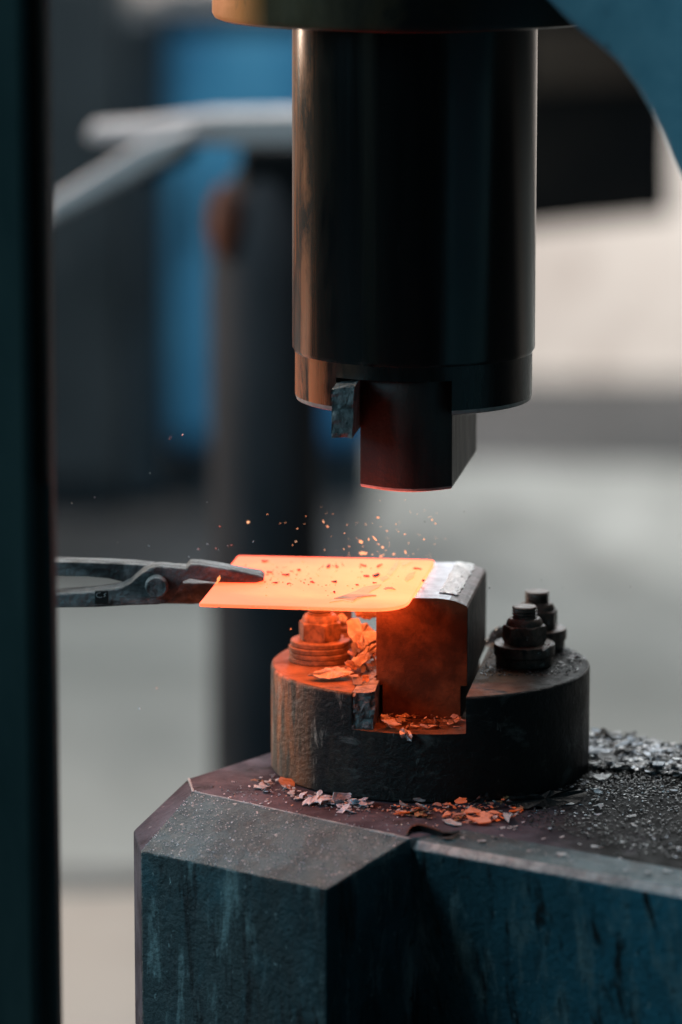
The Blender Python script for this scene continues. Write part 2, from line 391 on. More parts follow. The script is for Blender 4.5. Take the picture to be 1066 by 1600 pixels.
# blue machine cabinet
cab = thing('blue_cabinet', (-0.25, 5.4, FZ), 'tall bright blue machine cabinet standing blurred behind the white bracket', 'machine cabinet')
def bpart(name, x0, x1, y0, y1, z0, z1, mat, parent, bevel=0.0, seg=3):
    vv, ff = box(x0, x1, y0, y1, z0, z1)
    o = obj(name, vv, ff, mat, None, bevel=bevel, seg=seg)
    keep_world(o, parent)
    return o
bpart('cabinet_body', -0.43, 0.02, 5.40, 6.2, FZ + 0.12, 0.205, M['blue'], cab, 0.05, 4)
bpart('plinth', -0.40, 0.0, 5.46, 6.1, FZ, FZ + 0.12, M['navy'], cab)
bpart('side_panel', -0.50, -0.431, 5.36, 6.15, FZ + 0.03, 0.21, M['navy'], cab, 0.008)
bpart('door_handle', -0.36, -0.345, 5.37, 5.40, -0.25, -0.12, M['navy'], cab, 0.003)
bpart('cabinet_lid', -0.45, 0.04, 5.38, 6.22, 0.205, 0.225, M['navy'], cab, 0.004)

loc = thing('grey_locker', (-0.6, 5.3, FZ), 'dark slate grey locker at the left beside the blue cabinet, out of focus', 'locker')
bpart('locker_body', -0.78, -0.505, 5.3, 5.9, FZ + 0.06, 0.32, M['slate'], loc, 0.01)
bpart('locker_door', -0.765, -0.52, 5.282, 5.299, FZ + 0.09, 0.29, M['slate'], loc, 0.005)
bpart('door_handle', -0.56, -0.545, 5.265, 5.282, -0.30, -0.18, M['navy'], loc, 0.003)
bpart('plinth', -0.76, -0.52, 5.33, 5.85, FZ, FZ + 0.06, M['navy'], loc)

pan = thing('hanging_box', (0.4, 4.2, 0.1), 'black boxy shape hanging in front of the beige wall at the upper right, blurred', 'air duct')  # black box hung clear of the wall
v, f = prism([(0.2277, 4.2000, -0.0817), (0.5056, 4.2000, -0.0549), (0.5049, 4.2000, 0.1541), (0.5017, 4.2000, 0.3850), (0.2243, 4.2000, 0.3850)], (0, 0.45, 0))
o = obj('hanging_box_body', v, f, M['black_panel'], bevel=0.008); keep_world(o, pan)
v, f = prism([(0.2494, 4.1800, 0.1669), (0.4700, 4.1800, 0.1757), (0.4709, 4.1800, 0.2746), (0.2486, 4.1800, 0.2724)], (0, 0.018, 0))
o = obj('hanging_box_panel', v, f, M['box_brown'], bevel=0.004); keep_world(o, pan)
for hx in (0.28, 0.55):
    v, f = lathe([(0.008, 0.40), (0.008, 3.4)], 12, (hx, 4.42))
    o = obj('hanger_rod', v, f, M['slate'], smooth=True); keep_world(o, pan)

# dark machine column behind the die
mc = thing('machine_column', (-0.164, 1.95, FZ), 'dark round machine column standing behind the hammer anvil, below the white bracket', 'machine column')
CX, CY = -0.162, 1.95
zt = [(-0.1654, 0.1330)[1], (-0.1653, 0.1644)[1], (-0.1652, 0.1957)[1], (-0.1651, 0.2425)[1], (-0.1650, 0.2643)[1]]
vv, ff = lathe([(0.068, FZ), (0.068, zt[0]), (0.066, zt[1]), (0.059, zt[2]), (0.045, zt[3]), (0.036, zt[4])], 48, (CX, CY))
o = obj('column_shaft', vv, ff, M['column'], smooth=True); keep_world(o, mc)
vv, ff = lathe([(0.105, FZ), (0.105, FZ + 0.03), (0.095, FZ + 0.04)], 32, (CX, CY))
o = obj('base_flange', vv, ff, M['column'], smooth=True); keep_world(o, mc)
v, f = box(CX - 0.030, CX + 0.075, CY - 0.04, CY + 0.04, zt[1], (-0.1649, 0.2954)[1])
o = obj('column_head', v, f, M['black_panel'], bevel=0.01, seg=3); keep_world(o, mc)
v, f = lathe([(0.004, -0.035), (0.014, -0.030), (0.020, -0.014), (0.021, 0.0), (0.018, 0.02), (0.010, 0.034), (0.003, 0.038)], 24)
o = obj('rusty_knob', v, f, M['rust'], smooth=True)
o['label'] = 'rusty orange knob on the left of the column head'
o.location = (-0.2090, 1.9000, 0.2031)
o.scale = (1.0, 1.0, 1.25)
keep_world(o, mc)

# white bracket: arm plus diagonal strut
wb = thing('white_bracket', (-0.1, 1.6, 0.45), 'white painted bracket arm with a diagonal strut, blurred left of the ram', 'bracket')
v, f = prism([(-0.3582, 1.6000, 0.3371), (-0.3524, 1.6000, 0.3443), (-0.2887, 1.6000, 0.3494), (-0.2163, 1.6000, 0.3588), (-0.0500, 1.6000, 0.3617), (-0.0500, 1.6000, 0.3284), (-0.1694, 1.6000, 0.3255), (-0.3540, 1.6000, 0.3298)], (0, 0.09, 0))
o = obj('arm', v, f, M['white'], bevel=0.003, seg=3); keep_world(o, wb)
v, f = prism([(-0.4021, 1.5500, 0.2657), (-0.2974, 1.5500, 0.3304), (-0.2363, 1.5500, 0.3505), (-0.2364, 1.5500, 0.3326), (-0.2581, 1.5500, 0.3146), (-0.4009, 1.5500, 0.2412)], (0, 0.038, 0))
o = obj('strut', v, f, M['white'], bevel=0.006, seg=3); keep_world(o, wb)
v, f = prism([(-0.3009, 1.6200, 0.2987), (-0.2665, 1.6200, 0.3177), (-0.2302, 1.6200, 0.3191), (-0.2419, 1.6200, 0.3046), (-0.2938, 1.6200, 0.2783)], (0, 0.05, 0))
o = obj('strut_shade', v, f, M['black_panel'], bevel=0.003); o['label'] = 'dark patch of shade under the strut'; keep_world(o, wb)  # black piece painting the shade beneath the strut

# guard post in front, left
gp = thing('guard_post', (-0.33, -0.42, FZ), 'dark green upright guard post at the left edge in front', 'guard post')
v, f = box(-0.42, (-0.2758, 0.2750)[0], -0.44, -0.36, FZ, 1.3)
o = obj('post_body', v, f, M['post'], bevel=0.006, seg=3); keep_world(o, gp)
px = (-0.2641, 0.2750)[0]
v, f = box(-0.30, px, -0.425, -0.375, FZ, 1.3)
o = obj('post_flange', v, f, M['post'], bevel=0.005, seg=3); keep_world(o, gp)
v, f = lathe([(0.0035, 0.30), (0.0035, 0.80)], 16, (px - 0.004, -0.428))
o = obj('edge_highlight', v, f, M['post_highlight'], smooth=True); keep_world(o, gp)  # thin rod painting the brown highlight along the post edge

# ------------------------------------------------------------------ power hammer frame (curved throat, upper right)
fr = thing('power_hammer', (0.75, -0.6, FZ), 'blue power hammer frame with a round throat curving in at the upper right', 'power hammer')
E_ = Vector((0.7562, -0.6544, 0)); N_ = Vector((-0.6544, -0.7562, 0))
P0 = Vector((-0.0137, 0, 0)) + N_ * 0.15
arc = [(0.2078, 0.6376), (0.2421, 0.6125), (0.2620, 0.5975), (0.2845, 0.5845), (0.3040, 0.5723), (0.3207, 0.5561), (0.3330, 0.5406), (0.3431, 0.5251), (0.3526, 0.5078), (0.3631, 0.4919), (0.3721, 0.4729), (0.3801, 0.4495), (0.3849, 0.4236), (0.3865, 0.3930)]
pts = [(-0.24, arc[0][1] + 0.01), (-0.02, arc[0][1] + 0.01)] + arc + [(arc[-1][0], FZ), (1.25, FZ), (1.25, 1.25), (-0.24, 1.25)]
face = [P0 + E_ * s + Vector((0, 0, z)) for s, z in pts]
v, f = prism(face, -N_ * 0.28)
o = obj('frame_body', v, f, M['frame'], bevel=0.006, seg=3, angle=40); keep_world(o, fr)
RC = (-0.0137, 0.0)
v, f = lathe([(0.100, 0.585), (0.148, 0.581), (0.1515, 0.5825), (0.1535, 0.586), (0.1535, 0.70)], 96, RC)
o = obj('guide_collar', v, f, M['collar'], smooth=30); keep_world(o, fr)
o['label'] = 'bronze brown guide collar the ram slides through'
v, f = lathe([(0.0945, 0.5775), (0.0965, 0.5765), (0.0975, 0.5775), (0.0975, 0.5858)], 96, RC)
o = obj('seal_ring', v, f, M['seal'], smooth=30); keep_world(o, fr)

# ------------------------------------------------------------------ ram with upper die
ram = thing('hammer_ram', (RC[0], RC[1], 0.29), 'black cylindrical hammer ram with the upper die, raised above the glowing plate', 'hammer ram')
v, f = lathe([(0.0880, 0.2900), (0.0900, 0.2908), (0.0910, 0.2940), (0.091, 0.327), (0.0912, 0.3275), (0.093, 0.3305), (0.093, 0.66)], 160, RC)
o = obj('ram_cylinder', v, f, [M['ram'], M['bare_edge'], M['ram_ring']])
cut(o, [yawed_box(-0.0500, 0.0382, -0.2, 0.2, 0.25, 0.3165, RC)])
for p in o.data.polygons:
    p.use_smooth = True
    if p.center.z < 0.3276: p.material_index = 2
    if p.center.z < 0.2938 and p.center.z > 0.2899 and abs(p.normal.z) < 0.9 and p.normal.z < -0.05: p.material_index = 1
o.data.set_sharp_from_angle(angle=rad(32))
keep_world(o, ram)
# upper die: front follows the round of the ram
fl, fm = Vector((-0.0549, -0.0605)), None
outl = [(-0.0549, -0.0640)]
for t in (0.12, 0.26, 0.42, 0.58, 0.74, 0.88):
    x = -0.0549 + t * 0.0691
    outl.append((x, -0.0640 - 0.0095 * t - 0.0185 * math.sin(math.pi * t)))
outl += [(0.0142, -0.0735), (0.0375, 0.0860), (-0.0325, 0.0940)]
ucx, ucy = -0.009, 0.010
def ins(x, y, d):
    l = math.hypot(x - ucx, y - ucy)
    return x + (ucx - x) / l * d, y + (ucy - y) / l * d
n = len(outl)
v = [(*ins(x, y, d), z) for d, z in ((0.0028, 0.2318), (0.0012, 0.2324), (0.0, 0.2345), (0.0, 0.3155)) for x, y in outl]
f = [list(range(n))[::-1], [3 * n + k for k in range(n)]] + [[j * n + k, j * n + (k + 1) % n, (j + 1) * n + (k + 1) % n, (j + 1) * n + k] for j in range(3) for k in range(n)]
o = obj('upper_die', v, f, [M['upper_die'], M['bare_edge']], midx=[1, 0] + [1] * (2 * n) + [0] * n, smooth=30); keep_world(o, ram)
def rough_block(name, pts_bottom, pts_top, mat, parent, amp, seed, label=None, cuts=10, seg_bevel=0.001):
    v = list(pts_bottom) + list(pts_top)
    f = [[3, 2, 1, 0], [4, 5, 6, 7]] + [[k, (k + 1) % 4, 4 + (k + 1) % 4, 4 + k] for k in range(4)]
    me = bpy.data.meshes.new(name); me.from_pydata([tuple(x) for x in v], [], f)
    bm = bmesh.new(); bm.from_mesh(me)
    bmesh.ops.recalc_face_normals(bm, faces=bm.faces)
    bmesh.ops.subdivide_edges(bm, edges=bm.edges[:], cuts=cuts, use_grid_fill=True)
    front = min(x.co.y for x in bm.verts)
    for x in bm.verts:
        w = max(0.15, 1 - (x.co.y - front) / 0.02)
        p = x.co * 95 + Vector((seed, 0, 0))
        x.co += noise.noise_vector(p) * amp * w
        x.co.y += noise.cell(x.co * 170) * amp * 0.9 * w
    bm.to_mesh(me); bm.free()
    o = link(name, me, mat)
    keep_world(o, parent)
    if label: o['label'] = label
    return o
rough_block('wedge_key',
            [yawed(-0.0495, -0.1075, 0.2755, RC), yawed(-0.0335, -0.1090, 0.2765, RC), yawed(-0.0335, 0.08, 0.2765, RC), yawed(-0.0495, 0.08, 0.2755, RC)],
            [yawed(-0.0495, -0.1060, 0.3120, RC), yawed(-0.0325, -0.1040, 0.3145, RC), yawed(-0.0325, 0.08, 0.3158, RC), yawed(-0.0495, 0.08, 0.3145, RC)],
            M['key'], ram, 0.0016, 3.1, 'grey hammered wedge key sticking out left of the upper die')

# ------------------------------------------------------------------ anvil block
an = thing('anvil_block', (0.1, -0.05, FZ), 'heavy dark teal anvil block with chamfered corners under the die holder', 'anvil')
out = Vector((-0.6544, -0.7562, 0)); er = Vector((0.8141, -0.5807, 0)); inn = Vector((0.5807, 0.8141, 0))
A = Vector((-0.1822, -0.0835, 0)); A2 = Vector((-0.1870, -0.0433, 0)); B = Vector((-0.0195, -0.2242, 0))
Cc = Vector((-0.0801, -0.2631, -0.0279))
D = Vector((-0.2195, -0.1488, -0.0298))
Ee = D + Vector((-0.0075, 0.0450, 0.004))
K = Vector((-0.0078, 0.2007, 0))
R1 = B + er * 0.85
R2 = Vector((0.1691, 0.0746, 0)) + er * 0.62
Ke = K + Vector((-0.03, 0.06, -0.04)); E2 = Ee
Bp = B + inn * 0.030 + er * 0.012; R1p = R1 + inn * 0.030
Bm = B + inn * 0.006 + Vector((0, 0, -0.0022)) + er * 0.004; R1m = R1 + inn * 0.006 + Vector((0, 0, -0.0022))
Bf = B + Vector((0, 0, -0.0078)) + er * 0.001; R1f = R1 + Vector((0, 0, -0.0078))
down = lambda p, t=0.0, z=-0.80: Vector((p.x, p.y, z)) - out * t
verts = [A, A2, B, Bp, R1p, R2, K, Bm, R1m, Bf, R1f, Cc, D, Ee, Ke,
         down(Cc), down(D), down(Ee), down(Ke), down(R1f, 0.02), down(R2),
         Bf + Vector((0, 0, -0.22)) - out * 0.036, down(Bf, 0.036), R1f + Vector((0, 0, -0.22)) - out * 0.036]
faces = [[0, 2, 3, 4, 5, 6, 1],            # top
         [2, 7, 3], [3, 7, 8, 4],          # slight fall towards the edge
         [2, 9, 7], [7, 9, 10, 8],         # worn edge
         [0, 12, 11, 2],                   # chamfer
         [1, 13, 12, 0], [6, 14, 13, 1],   # left bevels
         [12, 16, 15, 11], [13, 17, 16, 12], [14, 18, 17, 13],
         [2, 11, 15, 22, 21, 9],           # side of the projecting corner
         [9, 21, 23, 10], [21, 22, 19, 23],
         [10, 23, 19, 20, 5, 4, 8], [6, 5, 20, 18, 14],
         [15, 16, 17, 18, 20, 19, 22]]
mi = [0, 1, 1, 2, 2, 1, 0, 0, 3, 0, 3, 3, 3, 3, 3, 3, 3]
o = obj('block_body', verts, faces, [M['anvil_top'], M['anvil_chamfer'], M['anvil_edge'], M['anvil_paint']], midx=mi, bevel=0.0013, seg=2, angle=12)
keep_world(o, an)
# bright worn arris along the top of the chamfer
def bar(name, p, q, r, mat, parent, seg=8, jitter=0.0):
    p, q = Vector(p), Vector(q); d = (q - p); n = 14
    up = Vector((0, 0, 1)); s = d.normalized().cross(up).normalized(); u = s.cross(d.normalized())
    v, f = [], []
    for k in range(n + 1):
        c = p + d * k / n
        rr = r * (1 + random.uniform(-jitter, jitter))
        for j in range(seg):
            a = 2 * math.pi * j / seg
            v.append(c + s * rr * math.cos(a) + u * rr * math.sin(a))
    for k in range(n):
        for j in range(seg):
            f.append([k * seg + j, k * seg + (j + 1) % seg, (k + 1) * seg + (j + 1) % seg, (k + 1) * seg + j])
    f += [list(range(seg)), [n * seg + j for j in range(seg)]]
    o = obj(name, v, f, mat, smooth=True); keep_world(o, parent); return o
bar('worn_edge', A + Vector((0, 0, -0.0006)), B + Vector((0, 0, -0.0006)), 0.0011, M['anvil_edge'], an, jitter=0.35)
bar('worn_edge', A2 + Vector((0, 0, -0.0006)), A + Vector((0, 0, -0.0006)), 0.0010, M['anvil_edge'], an, jitter=0.3)

# ------------------------------------------------------------------ die holder
dh = thing('die_holder', (0, 0, 0), 'round dark die holder bolted on the anvil, slot open to the front', 'die holder')
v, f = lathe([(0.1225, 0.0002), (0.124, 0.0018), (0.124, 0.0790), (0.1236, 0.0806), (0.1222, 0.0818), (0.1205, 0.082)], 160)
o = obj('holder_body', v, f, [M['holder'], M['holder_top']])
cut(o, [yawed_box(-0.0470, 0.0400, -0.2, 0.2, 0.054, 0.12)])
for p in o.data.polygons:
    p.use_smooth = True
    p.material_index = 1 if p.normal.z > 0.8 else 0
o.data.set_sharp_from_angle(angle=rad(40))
keep_world(o, dh)
rough_block('wedge_key',
            [yawed(-0.0464, -0.1130, 0.0500), yawed(-0.0310, -0.1145, 0.0500), yawed(-0.0335, 0.10, 0.0545), yawed(-0.0464, 0.10, 0.0545)],
            [yawed(-0.0464, -0.1150, 0.0825), yawed(-0.0300, -0.1120, 0.0838), yawed(-0.0335, 0.10, 0.0845), yawed(-0.0464, 0.10, 0.0835)],
            M['key'], dh, 0.0019, 9.7, 'broken grey end of the wedge key left of the lower die')

def stud_mesh():
    prof = [(0.0096, 0.080)]
    z = 0.1185
    prof.append((0.0088, z))
    while z < 0.1245:
        prof += [(0.0098, z + 0.0008), (0.0098, z + 0.0013), (0.0083, z + 0.0022)]
        z += 0.0025
    prof += [(0.0096, z + 0.0004), (0.0096, z + 0.0012), (0.0086, z + 0.0020)]
    return lathe(prof, 32)
def nut_mesh():
    seg = 72
    R = 0.0172
    def hexr(a):
        a = (a + math.pi / 6) % (math.pi / 3) - math.pi / 6
        return R * math.cos(math.pi / 6) / math.cos(a)
    levels = [(0.0990, 0.0156, 1), (0.1000, 0.0165, 1), (0.1014, 0.0180, 1), (0.1108, 0.0180, 1), (0.1122, 0.0167, 1), (0.1130, 0.0156, 1),
              (0.1134, 0.0143, 0), (0.1152, 0.0139, 0), (0.1172, 0.0131, 0), (0.1186, 0.0118, 0), (0.1190, 0.0100, 0)]
    v, f = [], []
    for z, lim, hx in levels:
        for k in range(seg):
            a = 2 * math.pi * k / seg
            r = min(hexr(a), lim) if hx else lim
            v.append((r * math.cos(a), r * math.sin(a), z))
    for j in range(len(levels) - 1):
        for k in range(seg):
            f.append([j * seg + k, j * seg + (k + 1) % seg, (j + 1) * seg + (k + 1) % seg, (j + 1) * seg + k])
    f += [list(range(seg))[::-1], [(len(levels) - 1) * seg + k for k in range(seg)]]
    return v, f
def washer_mesh(r, z0, z1):
    b = 0.0006
    return lathe([(r - b, z0), (r, z0 + b), (r, z1 - b), (r - b, z1)], 56)
WASH = [(0.0246, 0.0822, 0.0860), (0.0243, 0.0862, 0.0900), (0.0238, 0.0903, 0.0945), (0.0232, 0.0947, 0.0988)]
protos = {}
def make_bolt(x, y, rot, tilt, mat, label, dark):
    if mat.name not in protos:
        p = {}
        for nm, (v, f) in (('stud', stud_mesh()), ('nut', nut_mesh())):
            me = bpy.data.meshes.new(nm); me.from_pydata(v, [], f)
            me.materials.append(mat)
            for q in me.polygons: q.use_smooth = True
            me.set_sharp_from_angle(angle=rad(28))
            p[nm] = me
        ws = WASH if not dark else [(0.0220, 0.0822, 0.0895), (0.0238, 0.0898, 0.0988)]
        p['w'] = []
        for r, z0, z1 in ws:
            v, f = washer_mesh(r, z0, z1)
            me = bpy.data.meshes.new('washer'); me.from_pydata(v, [], f); me.materials.append(mat)
            for q in me.polygons: q.use_smooth = True
            me.set_sharp_from_angle(angle=rad(28))
            p['w'].append(me)
        protos[mat.name] = p
    p = protos[mat.name]
    s = bpy.data.objects.new('stud', p['stud']); col.objects.link(s)
    s.parent = dh; s.location = (x, y, 0); s.rotation_euler = (tilt, 0, rot)
    s['label'] = label
    n = bpy.data.objects.new('nut', p['nut']); col.objects.link(n); n.parent = s
    for k, me in enumerate(p['w']):
        w = bpy.data.objects.new('washer', me); col.objects.link(w); w.parent = s
        w.location = (random.uniform(-.0008, .0008), random.uniform(-.0008, .0008), 0)
make_bolt(-0.0858, 0.008, rad(12), 0, M['bolt'], 'rusty stud lit orange under the glowing plate', False)
make_bolt(0.0727, -0.006, rad(20), 0, M['bolt_dark'], 'dark stud right of the die, nearer the front', True)
make_bolt(0.0850, 0.052, rad(48), 0, M['bolt_dark'], 'dark stud right of the die, farther back', True)
make_bolt(-0.0780, 0.068, rad(33), 0, M['bolt'], 'rusty stud behind the orange lit one, mostly hidden', False)

# ------------------------------------------------------------------ lower die
ld = thing('lower_die', (0, 0, 0.054), 'square steel lower die block standing in the slot, glowing red from the plate', 'die block')
FL, FR, BR, BL = Vector((-0.0428, -0.0710, 0)), Vector((0.0266, -0.0760, 0)), Vector((0.0454, 0.0655, 0)), Vector((-0.0240, 0.0715, 0))
sec = [(0.07, 0.0542), (0.93, 0.0542), (0.93, 0.0800), (1.0, 0.0800), (1.0, 0.1405), (0.985, 0.1422), (0.94, 0.1438), (0.88, 0.1455), (0.80, 0.1470), (0.72, 0.1477), (0.66, 0.1480), (0.015, 0.1480), (0.0, 0.1472), (0.0, 0.0800), (0.07, 0.0800)]
n = len(sec)
v = [FL + (FR - FL) * t + Vector((0, 0, z)) for t, z in sec] + [BL + (BR - BL) * t + Vector((0, 0, z)) for t, z in sec]
f = [list(range(n)), list(range(n, 2 * n))[::-1]] + [[k, (k + 1) % n, n + (k + 1) % n, n + k] for k in range(n)]
mi = [0, 0] + [0] * n
for k in range(4, 8): mi[2 + k] = 2
for k in (1, 2, 3): mi[2 + k] = 3  # right side in black: shade painted by a darker material
for k in (8, 9, 10): mi[2 + k] = 1
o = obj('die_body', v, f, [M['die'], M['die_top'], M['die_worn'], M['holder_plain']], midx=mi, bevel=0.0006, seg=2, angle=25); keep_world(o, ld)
# bright flaky scale left on the shoulder of the die
def quad_on_die(t0, t1, s0, s1, nz=26, ns=34):
    def zt(t):
        pr = sorted([(a, b) for a, b in sec if b > 0.139 and a > 0.01])
        for (a, b), (c, d) in zip(pr, pr[1:]):
            if a <= t <= c: return b + (d - b) * (t - a) / (c - a)
        return pr[-1][1]
    v, f = [], []
    for i in range(ns + 1):
        for j in range(nz + 1):
            w = 0.02 * noise.noise((i * 0.55, 3.3, 0)) if j == 0 else (0.025 * noise.noise((i * 0.6, 9.3, 0)) if j == nz else 0)
            u = 0.012 * noise.noise((j * 0.5, 5.1, 0)) if i in (0, ns) else 0
            t = t0 + (t1 - t0) * j / nz + w; s = s0 + (s1 - s0) * i / ns + u
            a = FL + (FR - FL) * t; b = BL + (BR - BL) * t
            p = a + (b - a) * s
            h = 0.0009 + 0.0006 * noise.noise((t * 60, s * 24, 1.7))
            v.append((p.x, p.y, zt(t) + max(0.0003, h)))
    for i in range(ns):
        for j in range(nz):
            if random.random() < 0.035: continue
            k = i * (nz + 1) + j
            f.append([k, k + 1, k + nz + 2, k + nz + 1])
    return v, f
v, f = quad_on_die(0.66, 0.87, 0.13, 0.985)
o = obj('scale_crust', v, f, M['die_scale'], smooth=True); keep_world(o, ld)
md = o.modifiers.new('thick', 'SOLIDIFY'); md.thickness = 0.0005
o['label'] = 'silvery flaking scale crust on the die shoulder'

# ------------------------------------------------------------------ glowing plate
PZ = 0.1510
c1, c2, c3, c4 = [Vector(p) for p in ((-0.1761, -0.1078, 0), (-0.1512, 0.0797, 0), (0.0047, 0.0613, 0), (-0.0225, -0.1300, 0))]
def rounded(poly, radii, k=8):
    out_ = []
    n = len(poly)
    for i in range(n):
        p, a, b = poly[i], poly[i - 1], poly[(i + 1) % n]
        r = radii[i]
        if r == 0: out_.append(p); continue
        da, db = (a - p).normalized(), (b - p).normalized()
        s, e = p + da * r, p + db * r
        for j in range(k + 1):
            t = j / k
            out_.append((1 - t) ** 2 * s + 2 * t * (1 - t) * p + t * t * e)
    return out_
pl = rounded([c1, c4, c3, c2], [0.003, 0.034, 0.007, 0.003])
v, f = prism([p + Vector((0, 0, PZ - 0.0026)) for p in pl], (0, 0, 0.0026))
plate = obj('hot_plate', v, f, [M['plate'], M['plate_under']], bevel=0.0006, seg=2, midx=[1, 0] + [0] * (len(f) - 2))
tag(plate, 'thin steel plate glowing orange hot, lying on the lower die', 'steel plate')

# patches of cooling scale on the plate (parts of it)
def sheet_poly(name, pts, mat, z0, h, parent=None, label=None):
    v, f = prism([(p[0], p[1], z0) for p in pts], (0, 0, h))
    o = obj(name, v, f, mat)
    if parent: o.parent = parent
    if label: o['label'] = label
    return o
sheet_poly('scale_patch', [(-0.0782, -0.1054, 0.1510), (-0.0738, -0.0888, 0.1510), (-0.0661, -0.0768, 0.1510), (-0.0578, -0.0622, 0.1510), (-0.0524, -0.0476, 0.1510), (-0.0460, -0.0427, 0.1510), (-0.0386, -0.0378, 0.1510), (-0.0407, -0.0500, 0.1510), (-0.0461, -0.0622, 0.1510), (-0.0486, -0.0719, 0.1510), (-0.0424, -0.0792, 0.1510), (-0.0429, -0.0840, 0.1510), (-0.0526, -0.0864, 0.1510), (-0.0579, -0.0959, 0.1510), (-0.0608, -0.1054, 0.1510), (-0.0685, -0.0983, 0.1510)], M['patch_mid'], PZ + 0.0002, 0.0004, plate, 'dull orange lens of cooling scale near the front edge')
sheet_poly('scale_patch', [(-0.0748, -0.0936, 0.1510), (-0.0637, -0.0768, 0.1510), (-0.0555, -0.0792, 0.1510), (-0.0429, -0.0816, 0.1510), (-0.0565, -0.0888, 0.1510), (-0.0604, -0.1007, 0.1510), (-0.0681, -0.0936, 0.1510)], M['patch'], PZ + 0.0007, 0.0004, plate)
for q in ([(-0.0343, 0.0022, 0.1510), (-0.0300, 0.0276, 0.1510), (-0.0267, 0.0482, 0.1510), (-0.0236, 0.0587, 0.1510), (-0.0255, 0.0276, 0.1510), (-0.0309, -0.0054, 0.1510)],
          [(-0.0404, -0.0129, 0.1510), (-0.0343, -0.0029, 0.1510), (-0.0320, -0.0129, 0.1510), (-0.0375, -0.0279, 0.1510)],
          [(-0.0179, 0.0022, 0.1510), (-0.0112, 0.0149, 0.1510), (-0.0136, -0.0104, 0.1510), (-0.0188, -0.0279, 0.1510), (-0.0207, -0.0204, 0.1510)],
          [(-0.0223, 0.0431, 0.1510), (-0.0156, 0.0560, 0.1510), (-0.0141, 0.0508, 0.1510), (-0.0209, 0.0328, 0.1510)]):
    sheet_poly('scale_patch', q, M['patch_soft'], PZ + 0.0002, 0.0003, plate)

# ------------------------------------------------------------------ tongs
tg = thing('tongs', (-0.2111, -0.0300, 0.1489), 'forged steel blacksmith tongs gripping the left end of the glowing plate', 'tongs')
front = [(-0.3509, -0.0340, 0.1462), (-0.2920, -0.0340, 0.1467), (-0.2723, -0.0340, 0.1477), (-0.2576, -0.0340, 0.1487), (-0.2468, -0.0340, 0.1502), (-0.2379, -0.0340, 0.1517), (-0.2310, -0.0340, 0.1552), (-0.2256, -0.0340, 0.1603), (-0.2211, -0.0340, 0.1643), (-0.2152, -0.0340, 0.1673), (-0.2073, -0.0340, 0.1683), (-0.1975, -0.0340, 0.1668), (-0.1887, -0.0340, 0.1663), (-0.1853, -0.0340, 0.1678), (-0.1779, -0.0340, 0.1673), (-0.1642, -0.0340, 0.1653), (-0.1495, -0.0340, 0.1628), (-0.1387, -0.0340, 0.1603), (-0.1309, -0.0340, 0.1577), (-0.1279, -0.0340, 0.1552), (-0.1289, -0.0340, 0.1532), (-0.1358, -0.0340, 0.1517), (-0.1485, -0.0340, 0.1517), (-0.1652, -0.0340, 0.1522), (-0.1780, -0.0340, 0.1537), (-0.1853, -0.0340, 0.1547), (-0.1908, -0.0340, 0.1527), (-0.1937, -0.0340, 0.1472), (-0.1977, -0.0340, 0.1402), (-0.2037, -0.0340, 0.1357), (-0.2115, -0.0340, 0.1347), (-0.2332, -0.0340, 0.1337), (-0.2577, -0.0340, 0.1327), (-0.2922, -0.0340, 0.1317), (-0.3511, -0.0340, 0.1307)]
front = [(x, y, z - 0.0036) if k < 13 else ((x, y, z - 0.0014) if k < 18 else (x, y, z)) for k, (x, y, z) in enumerate(front)]
def swell(vf, n, amp):
    """round a slab: pull the outer faces in at the outline, hammered unevenness"""
    return vf
def forged(name, outline, depth, mat, parent, bevel, seed, amp=0.0007):
    v, f = prism(outline, (0, depth, 0))
    me = bpy.data.meshes.new(name); me.from_pydata([tuple(x) for x in v], [], f)
    bm = bmesh.new(); bm.from_mesh(me)
    bmesh.ops.recalc_face_normals(bm, faces=bm.faces)
    bmesh.ops.bevel(bm, geom=[e for e in bm.edges if len(e.link_faces) == 2 and e.calc_face_angle(0) > rad(60)], offset=bevel, segments=4, profile=0.6, affect='EDGES', clamp_overlap=True)
    bmesh.ops.triangulate(bm, faces=[q for q in bm.faces if len(q.verts) > 4])
    for x in bm.verts:
        x.co += noise.noise_vector(x.co * 70 + Vector((seed, 0, 0))) * amp
    bm.to_mesh(me); bm.free()
    o = link(name, me, mat, None, 60)
    keep_world(o, parent)
    return o
forged('lower_rein', front, 0.022, M['tongs'], tg, 0.0045, 1.0)['label'] = 'front half of the tongs running from the lower rein over the rivet into the upper jaw'
back = [(-0.3531, -0.0040, 0.1649), (-0.2937, -0.0040, 0.1659), (-0.2739, -0.0040, 0.1654), (-0.2517, -0.0040, 0.1649), (-0.2319, -0.0040, 0.1638), (-0.2155, -0.0040, 0.1623), (-0.2037, -0.0040, 0.1553), (-0.1948, -0.0040, 0.1482), (-0.1909, -0.0040, 0.1457), (-0.1701, -0.0040, 0.1457), (-0.1592, -0.0040, 0.1436), (-0.1478, -0.0040, 0.1426), (-0.1478, -0.0040, 0.1401), (-0.1652, -0.0040, 0.1320), (-0.1741, -0.0040, 0.1295), (-0.1851, -0.0040, 0.1290), (-0.1930, -0.0040, 0.1290), (-0.2148, -0.0040, 0.1290), (-0.2237, -0.0040, 0.1361), (-0.2321, -0.0040, 0.1421), (-0.2394, -0.0040, 0.1467), (-0.2493, -0.0040, 0.1487), (-0.2642, -0.0040, 0.1502), (-0.2939, -0.0040, 0.1512), (-0.3533, -0.0040, 0.1512)]
zlim = PZ - 0.0030
b2 = []
for k, p in enumerate(back):
    x, y, z = p
    if k < 6: z -= 0.0034
    if x > -0.165 and z > zlim: z = zlim
    b2.append((x, y, z))
